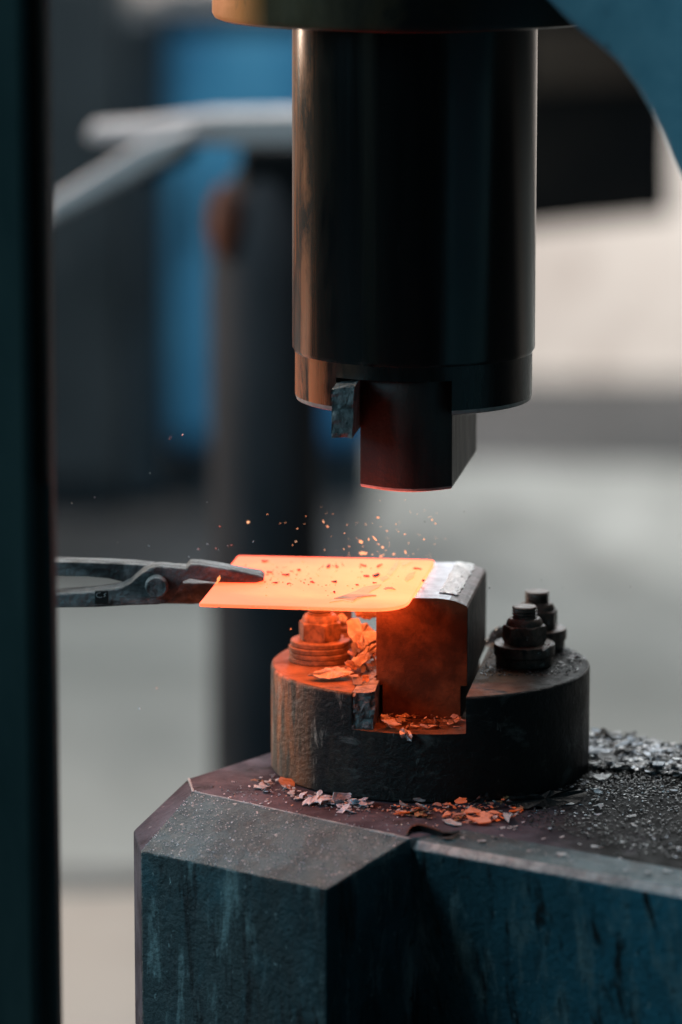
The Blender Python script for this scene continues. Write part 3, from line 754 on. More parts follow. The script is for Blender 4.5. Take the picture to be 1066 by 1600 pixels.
forged('upper_rein', b2, 0.020, M['tongs'], tg, 0.0045, 5.0)['label'] = 'rear half of the tongs running from the upper rein into the lower jaw'
v, f = lathe([(0.0088, 0.0), (0.0090, 0.002), (0.0086, 0.0062), (0.0074, 0.0082), (0.0060, 0.0078)], 32)
o = obj('rivet', v, f, M['key'], smooth=30)
o.rotation_euler = (rad(90), 0, 0)
o.location = (-0.2109, -0.0335, 0.1496)
keep_world(o, tg)
# stamped mark on the rein: dark sunk square with raised strokes, their glints painted pale
mk = (-0.2532, -0.0345, 0.1413)
v, f = prism([(mk[0] - 0.0055, mk[1], mk[2] - 0.0062), (mk[0] + 0.0050, mk[1], mk[2] - 0.0058), (mk[0] + 0.0053, mk[1], mk[2] + 0.0048), (mk[0] - 0.0052, mk[1], mk[2] + 0.0042)], (0, 0.003, 0))
st = obj('stamped_mark', v, f, M['holder_plain'], bevel=0.0006); keep_world(st, tg)
def stroke(pts2, r, parent):
    v, f = [], []
    for x, z in pts2:
        for j in range(6):
            a = 2 * math.pi * j / 6
            v.append((mk[0] + x + r * math.cos(a) * .7, mk[1] - 0.0002 - r * 0.5 * (math.sin(a) + 1) * .5, mk[2] + z + r * math.sin(a)))
    n = len(pts2)
    for k in range(n - 1):
        for j in range(6):
            f.append([k * 6 + j, k * 6 + (j + 1) % 6, (k + 1) * 6 + (j + 1) % 6, (k + 1) * 6 + j])
    o = obj('mark_stroke', v, f, M['scale_pale']); keep_world(o, parent)
    o.parent = st; o.matrix_parent_inverse = Matrix.Identity(4)
stroke([(-0.0010, 0.0030), (-0.0030, 0.0026), (-0.0042, 0.0012), (-0.0034, -0.0003), (-0.0014, -0.0008), (0.0002, -0.0004)], 0.00038, tg)
stroke([(0.0034, 0.0026), (0.0018, 0.0016), (0.0030, 0.0006), (0.0016, -0.0002)], 0.00038, tg)

# ------------------------------------------------------------------ forge scale: flakes
def flake_geo(size, thick, rnd, curl=0.25, nmin=9, nmax=15):
    n = rnd.randint(nmin, nmax)
    a0 = rnd.uniform(0, 6.28)
    el = rnd.uniform(0.4, 0.95)
    cu = rnd.uniform(-curl, curl) / size
    sk = rnd.uniform(-.5, .5)
    ring = []
    for k in range(n):
        a = a0 + 2 * math.pi * (k + rnd.uniform(-.38, .38)) / n
        r = size * (rnd.uniform(0.45, 0.62) if rnd.random() < 0.13 else rnd.uniform(0.74, 1.12))
        x, y = r * math.cos(a), r * math.sin(a) * el
        x += sk * y
        ring.append((x, y, cu * x * x + rnd.uniform(-.07, .07) * size))
    if size < 0.5:
        c = (0, 0, rnd.uniform(-.1, .1) * size)
        v = [c] + ring + [(c[0], c[1], c[2] - thick)] + [(x, y, z - thick) for x, y, z in ring]
        f = []
        for k in range(n):
            k2 = (k + 1) % n
            f.append([0, 1 + k, 1 + k2])
            f.append([n + 1, n + 2 + k2, n + 2 + k])
            f.append([1 + k, n + 2 + k, n + 2 + k2, 1 + k2])
        return v, f
    ba, cv = rnd.uniform(0, 6.28), rnd.choice((-1, 1)) * rnd.uniform(0.04, 0.40)
    def bend(x, y, z):
        u = x * math.cos(ba) + y * math.sin(ba)
        return (x, y, z + cv * (u * u - 0.25) + 0.12 * noise.noise((x * 2 + a0, y * 2, 0)))
    ring = [bend(x, y, 0) for x, y, z in ring]
    mid = [bend(x * .55, y * .55, 0) for x, y, z in ring]
    c = bend(0, 0, 0)
    top = ring + mid + [c]
    v = top + [(x, y, z - thick) for x, y, z in top]
    o_ = len(top); f = []
    for k in range(n):
        k2 = (k + 1) % n
        f += [[k, k2, n + k2, n + k], [n + k, n + k2, 2 * n], [o_ + k2, o_ + k, o_ + n + k, o_ + n + k2], [o_ + n + k2, o_ + n + k, o_ + 2 * n], [k, o_ + k, o_ + k2, k2]]
    return v, f
rnd = random.Random(11)
lib = {}
def flake_lib(mat, n=20):
    if mat.name not in lib:
        L_ = []
        for k in range(n):
            v, f = flake_geo(1.0, 0.07, rnd, 0.3)
            me = bpy.data.meshes.new('scale_flake'); me.from_pydata(v, [], f); me.materials.append(mat)
            L_.append(me)
        lib[mat.name] = L_
    return lib[mat.name]
def flake(p, size, mat, label, group, tilt=0.25, name='scale_flake', cat='scale flake', rot=None):
    o = bpy.data.objects.new(name, rnd.choice(flake_lib(mat)))
    col.objects.link(o)
    o.location = p
    o.scale = (size, size * rnd.uniform(.7, 1.1), size)
    o.rotation_euler = rot or (rnd.gauss(0, tilt), rnd.gauss(0, tilt), rnd.uniform(0, 6.28))
    return tag(o, label, cat, group)
WORD = {'grey_forge_scale': 'silvery grey', 'pale_forge_scale': 'pale', 'bluish_white_forge_scale': 'whitish', 'dark_forge_scale': 'black', 'painted_glow_scale': 'orange lit',
        'faint_painted_glow_scale': 'dull red', 'brown_oxide_scale': 'rust orange', 'tan_forge_scale': 'tan', 'rusted_top_steel': 'brown'}
def word(m): return WORD[m.name]
def side(v, a, b, names):
    return names[0] if v < a else (names[2] if v > b else names[1])
def in_poly(x, y, P):
    c = False
    j = len(P) - 1
    for i in range(len(P)):
        if (P[i][1] > y) != (P[j][1] > y) and x < (P[j][0] - P[i][0]) * (y - P[i][1]) / (P[j][1] - P[i][1]) + P[i][0]:
            c = not c
        j = i
    return c
def sample(P):
    xs = [p[0] for p in P]; ys = [p[1] for p in P]
    while True:
        x, y = rnd.uniform(min(xs), max(xs)), rnd.uniform(min(ys), max(ys))
        if in_poly(x, y, P): return x, y
def stuff_flakes(name, n, where, size, mats, label, tilt=0.3):
    """where() -> (x, y, z); many tiny flakes joined to one object"""
    v, f, mi = [], [], []
    for _ in range(n):
        p = where()
        s = size()
        vv, ff = flake_geo(s, 0.0004, rnd, 0.14, 5, 7)
        R = Matrix.Rotation(rnd.uniform(0, 6.28), 3, 'Z') @ Matrix.Rotation(rnd.gauss(0, tilt), 3, 'X') @ Matrix.Rotation(rnd.gauss(0, tilt), 3, 'Y')
        b = len(v); m = rnd.randrange(len(mats))
        v += [R @ Vector(q) + Vector(p) for q in vv]
        f += [[b + i for i in q] for q in ff]
        mi += [m] * len(ff)
    me = bpy.data.meshes.new(name); me.from_pydata([tuple(q) for q in v], [], f)
    o = link(name, me, mats)
    me.polygons.foreach_set('material_index', mi)
    return tag(o, label, 'scale flakes', None, 'stuff')

# right hand field on the anvil
def off_holder(x, y): return x * x + y * y > 0.1265 ** 2
FIELD = [(0.1192, 0.0965, 0.0000), (0.1691, 0.0746, 0.0000), (0.2170, 0.0358, 0.0000), (0.2109, -0.3129, 0.0000), (0.1720, -0.2868, 0.0000), (0.1197, -0.2424, 0.0000), (0.0660, -0.1911, 0.0000), (0.0588, -0.1343, 0.0000), (0.1009, -0.0615, 0.0000)]
FAR = [(0.1090, 0.0987, 0.0000), (0.1692, 0.0768, 0.0000), (0.2217, 0.0316, 0.0000), (0.2193, -0.0554, 0.0000), (0.1616, -0.0351, 0.0000), (0.1203, -0.0207, 0.0000)]
def w_field():
    while True:
        x, y = sample(FIELD)
        if off_holder(x, y):
            d = max(0, min(1, (y + 0.12) / 0.16))
            if rnd.random() < 0.12 + 0.88 * d: return (x, y, 0.0008 + rnd.random() * 0.003 * (0.3 + d))
def w_far():
    while True:
        x, y = sample(FAR)
        if off_holder(x, y): return (x, y, 0.001 + rnd.random() * 0.0045)
stuff_flakes('scale_litter', 6500, w_field, lambda: rnd.uniform(0.0006, 0.0017), [M['scale'], M['scale_white']] + [M['scale_dark']] * 18, 'fine dark and silvery forge scale strewn over the right of the anvil top', 0.13)
stuff_flakes('scale_litter', 1100, w_far, lambda: rnd.uniform(0.0022, 0.0060), [M['scale'], M['scale_dark'], M['scale_pale'], M['scale_white']], 'deeper heap of broken forge scale along the rear edge of the anvil', 0.18)
for k in range(60):
    p = w_far(); m = rnd.choice([M['scale'], M['scale_pale'], M['scale_white'], M['scale_dark'], M['scale_dark']])
    flake((p[0], p[1], p[2] + 0.0018), rnd.uniform(0.0040, 0.0085), m,
          'large %s scale flake in the rear heap, %s' % (word(m), side(p[0], 0.165, 0.205, ('close beside the die holder', 'in its middle', 'toward the right edge'))), 'large scale flakes heaped at the rear right of the anvil', 0.15)
for k in range(46):
    p = w_field(); m = rnd.choice([M['scale'], M['scale_pale'], M['scale_white']])
    flake((p[0], p[1], p[2] + 0.0015), rnd.uniform(0.0028, 0.0056), m,
          'small %s scale flake on the right anvil top, %s' % (word(m), side(p[1], -0.11, -0.03, ('nearest the front edge', 'in the middle strip', 'just before the rear heap'))), 'loose scale flakes on the right of the anvil top', 0.10)
# big single flakes seen in the far heap
for p, s, lb in (((0.1755, -0.0263, 0.0080), 0.015, 'broadest pale flake, lying flat on the heap toward the right edge'),
                 ((0.1407, -0.0117, 0.0080), 0.012, 'broad grey flake in the middle of the heap right of the die holder'),
                 ((0.1303, 0.0075, 0.0100), 0.014, 'broad pale flake touching the right side of the die holder on the heap'),
                 ((0.1527, 0.0205, 0.0120), 0.010, 'pale flake tilted up on the crest of the heap behind the anvil'),
                 ((0.1769, 0.0075, 0.0100), 0.012, 'pale flake on the crest of the heap near the right edge'),
                 ((0.1309, -0.0512, 0.0040), 0.010, 'yellowish grey flake at the front foot of the heap by the holder')):
    flake(p, s, M['scale_white'] if 'pale' in lb else M['scale_pale'], lb, None, 0.14)

# left front of the holder, orange lit
AREA_L = [(-0.1359, -0.0554, 0.0000), (-0.1229, -0.0351, 0.0000), (-0.1102, -0.0675, 0.0000), (-0.0962, -0.0973, 0.0000), (-0.0999, -0.1188, 0.0000), (-0.1195, -0.0993, 0.0000), (-0.1344, -0.0835, 0.0000)]
for k in range(13):
    x, y = sample(AREA_L)
    m = rnd.choice([M['scale_painted_glow_dim'], M['scale_rust'], M['scale_pale']])
    if off_holder(x, y): flake((x, y, 0.002), rnd.uniform(0.0025, 0.0055), m, word(m) + ' scale flake on the anvil at the left foot of the die holder', 'orange lit flakes left of the die holder', 0.22)
flake((-0.1306, -0.0774, 0.0020), 0.0085, M['scale_pale'], 'lone orange lit flake farthest left on the anvil top', None, 0.12)
flake((-0.1106, -0.0694, 0.0040), 0.0075, M['scale_painted_glow'], 'upright orange flake leaning at the left foot of the die holder', None, rot=(0.9, 0.2, 0.4))
# bluish pile in the holder's shadow
AREA_B = [(-0.1000, -0.1071, 0.0000), (-0.0855, -0.0973, 0.0000), (-0.0710, -0.1091, 0.0000), (-0.0450, -0.1285, 0.0000), (-0.0470, -0.1515, 0.0000), (-0.0638, -0.1535, 0.0000), (-0.0854, -0.1304, 0.0000)]
n = 0
while n < 22:
    x, y = sample(AREA_B)
    if off_holder(x, y):
        flake((x, y, 0.0015 + rnd.random() * 0.003), rnd.uniform(0.004, 0.0085), M['scale_white'], 'pale bluish scale flake in the heap at the holder foot, %s' % side(x, -0.075, -0.058, ('left end', 'middle', 'right end')), 'pale bluish flakes at the front foot of the die holder', 0.22); n += 1
flake((-0.0700, -0.1268, 0.0060), 0.0085, M['scale_white'], 'pale flake standing on edge above the bluish heap', None, rot=(1.1, 0.3, 0.5))
flake((-0.0922, -0.1228, 0.0030), 0.012, M['scale_white'], 'long pale flake at the left end of the bluish heap', None, 0.1)
# orange flakes in front of the slot
AREA_O = [(-0.0421, -0.1343, 0.0000), (-0.0133, -0.1324, 0.0000), (0.0206, -0.1266, 0.0000), (0.0597, -0.1110, 0.0000), (0.0713, -0.1343, 0.0000), (0.0575, -0.1686, 0.0000), (0.0330, -0.1911, 0.0000), (0.0050, -0.1761, 0.0000), (-0.0375, -0.1573, 0.0000)]
n = 0
while n < 28:
    x, y = sample(AREA_O)
    if off_holder(x, y):
        m = rnd.choice([M['scale_painted_glow'], M['scale_painted_glow_dim'], M['scale_rust'], M['scale_rust'], M['scale_pale']])
        flake((x, y, 0.0015 + rnd.random() * 0.004), rnd.uniform(0.0035, 0.008), m, word(m) + ' scale flake on the anvil before the die slot, ' + side(x, -0.015, 0.035, ('left end', 'middle', 'right end')), 'red orange flakes in front of the die slot', 0.25); n += 1
for p, s, lb in (((0.0332, -0.1821, 0.0040), 0.011, 'broad red orange flake lying at the middle of the front heap'),
                 ((0.0119, -0.1838, 0.0020), 0.009, 'pinkish flake lying in front of the heap, left of the broadest one'),
                 ((0.0547, -0.1766, 0.0050), 0.010, 'pale pink flake propped at the right end of the front heap'),
                 ((0.0279, -0.1692, 0.0070), 0.011, 'orange flake leaning at the rear of the front heap'),
                 ((-0.0232, -0.1575, 0.0030), 0.009, 'orange flake lying left in front of the die slot')):
    flake(p, s, M['scale_painted_glow'] if ' orange ' in ' ' + lb else M['scale_pale'], lb, None, 0.13)
for ar, n_ in ((AREA_O, 230), (AREA_B, 110), (AREA_L, 50)):
    def w_small(ar=ar):
        while True:
            x, y = sample(ar)
            if off_holder(x, y): return (x, y, 0.0008 + rnd.random() * 0.002)
    stuff_flakes('scale_crumbs', n_, w_small, lambda: rnd.uniform(0.0009, 0.0026), ([M['scale_painted_glow'], M['scale_painted_glow_dim'], M['scale_rust'], M['scale_pale']] if ar is AREA_O else [M['scale_white'], M['scale_pale'], M['scale']]), 'small scale crumbs between the larger flakes along the front foot of the die holder', 0.25)
flake((-0.0104, -0.1346, 0.0060), 0.006, M['scale_pale'], 'tiny pale splinter standing upright before the die holder', None, rot=(1.35, 0.1, 0.2))
# white drops and crumbs along the front strip of the top
STRIP = [(-0.0426, -0.1874, 0.0000), (0.0189, -0.1874, 0.0000), (0.0851, -0.1874, 0.0000), (0.1740, -0.2603, 0.0000), (0.1684, -0.3334, 0.0000), (0.0763, -0.2745, 0.0000), (0.0085, -0.2279, 0.0000)]
for k in range(30):
    x, y = sample(STRIP)
    flake((x, y, 0.0003), rnd.uniform(0.0018, 0.0036), M['scale_pale'], 'bright crumb of scale near the front edge of the anvil top', 'bright crumbs along the front edge of the anvil', 0.15)
def crumb_where():
    x, y = sample([(A.x, A.y), (B.x, B.y), (B.x + 0.03, B.y + 0.03), (A.x + 0.03, A.y + 0.03)])
    return (x, y, 0.0006)
stuff_flakes('scale_crumbs', 140, crumb_where, lambda: rnd.uniform(0.0004, 0.0012), [M['scale_white'], M['scale']], 'fine pale crumbs dusted along the left top edge of the anvil')
def chamfer_where():
    s, t = rnd.random() ** 1.3, rnd.random()
    p = (A * (1 - s) + B * s) * (1 - t) + (D * (1 - s) + Cc * s) * t
    return (p.x, p.y, p.z + 0.0008)
stuff_flakes('scale_crumbs', 620, chamfer_where, lambda: rnd.uniform(0.0003, 0.0008), [M['scale_white']], 'fine pale crumbs stuck to the sloping front chamfer of the anvil')

# wavy black curl near the front edge and a broad dark flake beneath the holder
def ribbon(name, path, h, thick, mat, label):
    v, f = [], []
    for k, (x, y, z, hh) in enumerate(path):
        v += [(x, y, z), (x + 0.001, y - thick * 2, z + hh * h), (x + 0.001, y + thick, z + hh * h + 0.0004), (x, y + thick * 3, z)]
    n = len(path)
    for k in range(n - 1):
        for j in range(4):
            f.append([k * 4 + j, k * 4 + (j + 1) % 4, (k + 1) * 4 + (j + 1) % 4, (k + 1) * 4 + j])
    f += [[0, 1, 2, 3], [(n - 1) * 4 + j for j in range(4)]]
    return tag(obj(name, v, f, mat, smooth=True), label, 'scale flake')
pts = [(-0.0222, -0.2169, 0.0000), (-0.0192, -0.2059, 0.0000), (-0.0144, -0.2022, 0.0000), (-0.0089, -0.2059, 0.0000), (-0.0024, -0.2133, 0.0000), (0.0039, -0.2224, 0.0000), (0.0105, -0.2206, 0.0000), (0.0164, -0.2114, 0.0000)]
ribbon('curled_flake', [(p[0], p[1], 0.0004, h) for p, h in zip(pts, (0.4, 0.8, 1.0, 1.0, .95, 0.9, 0.7, 0.3))], 0.0045, 0.0012, M['scale_dark'], 'wavy black curl of scale lying on the front edge of the anvil')
def sheet3(name, pts, thick, mat, label, cat='scale flake', group=None, wob=0.0015, parent=None):
    P0_ = [Vector(p) for p in pts]
    P = []
    for a, b in zip(P0_, P0_[1:] + P0_[:1]):       # ragged broken edge
        d = b - a
        P.append(a)
        q = d.cross(Vector((0, 1, 0.3))).normalized() if d.length > 1e-6 else Vector()
        for t in (0.33, 0.67):
            P.append(a + d * (t + rnd.uniform(-.1, .1)) + q * rnd.uniform(-.14, .10) * d.length)
    c = sum(P, Vector()) / len(P)
    nrm = Vector()
    for a, b in zip(P, P[1:] + P[:1]): nrm += (a - c).cross(b - c)
    nrm.normalize()
    if nrm.y > 0: nrm = -nrm
    # two rings so the sheet can buckle
    mid = [c + (p - c) * 0.55 + nrm * rnd.uniform(-wob, wob) for p in P]
    n = len(P)
    top = P + mid + [c + nrm * rnd.uniform(-wob, wob)]
    v = top + [p - nrm * thick for p in top]
    o_ = len(top)
    f = []
    for k in range(n):
        k2 = (k + 1) % n
        f += [[k, k2, n + k2, n + k], [n + k, n + k2, 2 * n]]
        f += [[o_ + k2, o_ + k, o_ + n + k, o_ + n + k2], [o_ + n + k2, o_ + n + k, o_ + 2 * n]]
        f.append([k, o_ + k, o_ + k2, k2])
    o = obj(name, v, f, mat, smooth=40)
    return tag(o, label, cat, group)
sheet3('scale_flake', [(0.0512, -0.1420, 0.0069), (0.0586, -0.1380, 0.0103), (0.0743, -0.1300, 0.0098), (0.0931, -0.1180, 0.0087), (0.1106, -0.1080, 0.0082), (0.1167, -0.1120, 0.0052), (0.1074, -0.1240, 0.0003), (0.0826, -0.1380, 0.0009), (0.0631, -0.1450, 0.0027)], 0.0008, M['scale_dark'], 'broad dark sheet of scale lying against the right front foot of the die holder')
sheet3('scale_flake', [(0.0272, -0.1450, 0.0057), (0.0336, -0.1400, 0.0104), (0.0404, -0.1360, 0.0133), (0.0413, -0.1380, 0.0089), (0.0354, -0.1430, 0.0052)], 0.0008, M['scale_dark'], 'small dark folded flake leaning on the front of the die holder')

# big curled flakes heaped between left stud and die, on the holder
G = 'large curled flakes heaped between the orange stud and the die'
sheet3('scale_flake', [(-0.0655, 0.0000, 0.1150), (-0.0600, 0.0060, 0.1157), (-0.0555, 0.0100, 0.1144), (-0.0551, 0.0060, 0.1106), (-0.0491, 0.0060, 0.1122), (-0.0446, 0.0000, 0.1078), (-0.0402, -0.0040, 0.1067), (-0.0403, -0.0160, 0.1032), (-0.0478, -0.0220, 0.1024), (-0.0508, -0.0270, 0.0995), (-0.0567, -0.0280, 0.0957), (-0.0596, -0.0180, 0.0995), (-0.0631, -0.0100, 0.1049)], 0.0007, M['scale_tan'], 'largest pale curled flake leaning against the lower die beside the orange stud', wob=0.003)
sheet3('scale_flake', [(-0.0404, -0.0300, 0.1042), (-0.0405, -0.0360, 0.0994), (-0.0444, -0.0380, 0.0979), (-0.0494, -0.0440, 0.0931), (-0.0553, -0.0500, 0.0890), (-0.0592, -0.0480, 0.0920), (-0.0617, -0.0470, 0.0943), (-0.0562, -0.0400, 0.0973), (-0.0508, -0.0340, 0.1005), (-0.0463, -0.0300, 0.1027)], 0.0007, M['scale_tan'], 'long orange flake leaning below the largest pale flake beside the die', wob=0.002)
sheet3('scale_flake', [(-0.0670, -0.0460, 0.0926), (-0.0631, -0.0440, 0.0936), (-0.0597, -0.0460, 0.0931), (-0.0568, -0.0520, 0.0899), (-0.0578, -0.0560, 0.0883), (-0.0617, -0.0550, 0.0896), (-0.0656, -0.0520, 0.0909)], 0.0007, M['holder_top'], 'dark orange flake standing before the washers of the orange stud')
sheet3('scale_flake', [(-0.0600, 0.0200, 0.1209), (-0.0400, 0.0200, 0.1209), (-0.0401, 0.0120, 0.1160), (-0.0471, 0.0120, 0.1134), (-0.0530, 0.0120, 0.1145), (-0.0580, 0.0140, 0.1161)], 0.0007, M['holder_top'], 'brownish orange flake wedged high under the plate against the die')
sheet3('scale_flake', [(-0.0720, 0.0220, 0.1144), (-0.0690, 0.0240, 0.1160), (-0.0645, 0.0200, 0.1133), (-0.0665, 0.0140, 0.1100), (-0.0710, 0.0180, 0.1122)], 0.0006, M['scale_tan'], 'small pale flake peeping out right behind the orange nut')
sheet3('scale_flake', [(-0.0949, -0.0660, 0.0865), (-0.0896, -0.0580, 0.0877), (-0.0842, -0.0520, 0.0879), (-0.0798, -0.0460, 0.0881), (-0.0720, -0.0440, 0.0886), (-0.0661, -0.0500, 0.0884), (-0.0597, -0.0580, 0.0872), (-0.0636, -0.0660, 0.0860), (-0.0719, -0.0700, 0.0859), (-0.0831, -0.0720, 0.0859)], 0.0008, M['scale_tan'], 'wide flat flake lying before the washers of the orange stud', wob=0.0018)
AREA_H = [(-0.0783, -0.0570, 0.0820), (-0.0636, -0.0256, 0.0820), (-0.0402, -0.0028, 0.0820), (-0.0347, -0.0481, 0.0820), (-0.0417, -0.0747, 0.0820), (-0.0564, -0.0835, 0.0820)]
for k in range(30):
    x, y = sample(AREA_H)
    flake((x, y, 0.0845 + rnd.random() * 0.004), rnd.uniform(0.002, 0.0055), rnd.choice([M['scale_tan'], M['scale_rust']]), 'small orange lit flake in the litter on the holder between stud and die', 'small flakes on the holder left of the die', 0.35)
for k in range(20):   # litter behind, below the big flakes
    flake((rnd.uniform(-0.066, -0.040), rnd.uniform(-0.04, 0.03), 0.086 + rnd.random() * 0.016), rnd.uniform(0.004, 0.009), rnd.choice([M['scale_tan'], M['scale_rust'], M['holder_top']]), 'flake of scale deep in the heap behind the big curled flakes', G, 0.6)
# flakes on the slot floor
for k in range(58):
    d = rnd.uniform(-0.108, -0.078)
    r = rnd.uniform(-0.026, 0.034)
    p = yawed(r, d, 0.0555 + rnd.random() * 0.004 * (1 if d > -0.1 else 0.4))
    if p[0] ** 2 + p[1] ** 2 < 0.121 ** 2:
        m = rnd.choice([M['scale_painted_glow'], M['scale_painted_glow_dim'], M['scale_rust'], M['scale_rust']])
        flake(p, rnd.uniform(0.0018, 0.0046), m, word(m) + ' scale flake on the floor of the die slot, ' + side(r, -0.006, 0.014, ('left part', 'middle part', 'right part')), 'flakes on the floor of the die slot', 0.4)
flake((-0.0319, -0.1086, 0.0600), 0.010, M['scale_painted_glow'], 'largest orange flake at the left end of the die slot floor', None, 0.25)
sheet3('scale_flake', [(-0.0257, -0.1190, 0.0565), (-0.0228, -0.1180, 0.0583), (-0.0180, -0.1200, 0.0558), (-0.0162, -0.1262, 0.0543), (-0.0167, -0.1285, 0.0499), (-0.0196, -0.1285, 0.0504), (-0.0210, -0.1275, 0.0531), (-0.0239, -0.1275, 0.0522), (-0.0253, -0.1262, 0.0543)], 0.0006, M['scale'], 'greyish pink flake hanging over the front lip of the die slot')
# holder top, right rear
for k in range(22):
    a = rnd.uniform(rad(-18), rad(40)); rr = rnd.uniform(0.098, 0.120)
    flake((rr * math.cos(a), rr * math.sin(a), 0.0835), rnd.uniform(0.0015, 0.0042), rnd.choice([M['scale_pale'], M['scale']]), 'thin bright sliver of scale on the right rear of the holder top', 'bright slivers on the right rear of the holder top', 0.15)
def w_dust():
    while True:
        x, y = rnd.uniform(0.038, 0.118), rnd.uniform(-0.05, 0.09)
        if x * x + y * y < 0.118 ** 2 and (x - 0.0727) ** 2 + (y + 0.006) ** 2 > 0.024 ** 2 and (x - 0.085) ** 2 + (y - 0.052) ** 2 > 0.024 ** 2 and (x - .0397) * math.cos(YAW) - y * math.sin(YAW) > 0.003: return (x, y, 0.0828)
stuff_flakes('scale_dust', 500, w_dust, lambda: rnd.uniform(0.0004, 0.0012), [M['scale_dark'], M['scale'], M['scale_dark']], 'dark scale dust on the holder top round the right hand studs')
flake((0.0885, -0.028, 0.1003), 0.0045, M['scale_pale'], 'round pale crumb resting on the washer of the front right stud', None, 0.3)
sheet3('scale_flake', [(0.0445, 0.0750, 0.0804), (0.0491, 0.0780, 0.0881), (0.0552, 0.0800, 0.0928), (0.0624, 0.0820, 0.0940), (0.0602, 0.0760, 0.0885), (0.0539, 0.0700, 0.0825), (0.0487, 0.0660, 0.0792)], 0.0007, M['scale'], 'dark curled flake arching up behind the front right stud', wob=0.003)

# scale on the plate
def on_plate(p, L_, w, ang, mat, label, group):
    v, f = flake_geo(1.0, 0.12, rnd, 0.1)
    me = bpy.data.meshes.new('scale_flake'); me.from_pydata(v, [], f); me.materials.append(mat)
    o = bpy.data.objects.new('scale_flake', me); col.objects.link(o)
    o.location = (p[0], p[1], PZ + 0.0012); o.scale = (L_, w, 0.004); o.rotation_euler = (0, 0, ang)
    return tag(o, label, 'scale flake', group)
for p, L_, w, a in (((-0.1294, 0.0521, 0.1510), .0032, .0045, .2), ((-0.1253, 0.0088, 0.1510), .003, .007, -.5), ((-0.1127, -0.0014, 0.1510), .0032, .0025, .1), ((-0.1024, 0.0159, 0.1510), .0014, .0035, .5),
                    ((-0.1197, -0.0333, 0.1510), .0025, .003, -.2), ((-0.1092, -0.0368, 0.1510), .0018, .002, .1), ((-0.0918, -0.0306, 0.1510), .0016, .004, .3), ((-0.0747, -0.0306, 0.1510), .0022, .006, .7),
                    ((-0.0794, 0.0328, 0.1510), .0018, .013, -.12), ((-0.0729, 0.0312, 0.1510), .0011, .010, .1), ((-0.0503, -0.0069, 0.1510), .002, .008, .4), ((-0.0423, -0.0049, 0.1510), .003, .010, -.3),
                    ((-0.0438, -0.0353, 0.1510), .002, .005, -.4), ((-0.0572, -0.0427, 0.1510), .0016, .004, .5), ((-0.0747, -0.0686, 0.1510), .001, .003, 0), ((-0.0522, 0.0346, 0.1510), .001, .006, .5),
                    ((-0.0395, 0.0328, 0.1510), .0009, .008, -.3), ((-0.0060, -0.0254, 0.1510), .0012, .005, .1), ((-0.0101, 0.0225, 0.1510), .004, .003, -.4)):
    on_plate(p, L_, w, a, M['scale_hot_dark'], 'dark %s of scale on the glowing plate, %s, %s' % ('streak' if w > 0.009 else ('thin sliver' if L_ < 0.0015 else 'chip'), side(p[0], -0.10, -0.05, ('toward the tongs', 'in the middle', 'toward the right end')), side(p[1], -0.045, 0.01, ('near the front', 'halfway back', 'near the rear'))), 'dark slivers on the glowing plate')
on_plate((-0.0324, -0.0549, 0.1510), .0045, .009, 0.2, M['patch'], 'dull orange flake on the right half of the glowing plate', None)
def w_plate():
    while True:
        p = Vector((rnd.gauss(-0.098, 0.028), rnd.gauss(0.0, 0.035)))
        if -0.15 < p.x < -0.02 and -0.09 < p.y < 0.055: return (p.x, p.y, PZ + 0.0006)
stuff_flakes('scale_specks', 120, w_plate, lambda: rnd.uniform(0.0003, 0.0010), [M['scale_hot_dark'], M['patch_soft']], 'fine dark specks of scale peppered over the left half of the glowing plate', 0.05)
def w_edge():
    t = rnd.random()
    p = c1 + (c4 - c1) * (0.02 + 0.7 * t)
    return (p.x, p.y - 0.0008, PZ - 0.0005 - rnd.random() * 0.0014)
stuff_flakes('scale_specks', 26, w_edge, lambda: rnd.uniform(0.0005, 0.0014), [M['patch']], 'dull orange specks along the front edge of the glowing plate', 0.1)
sheet3('scale_flake', [(-0.1660, -0.0400, 0.1525), (-0.1636, -0.0400, 0.1575), (-0.1621, -0.0400, 0.1590), (-0.1616, -0.0400, 0.1570), (-0.1631, -0.0400, 0.1540), (-0.1651, -0.0400, 0.1520)], 0.0005, M['patch_soft'], 'tiny glowing splinter standing between tong jaw and plate edge', wob=0.0004)

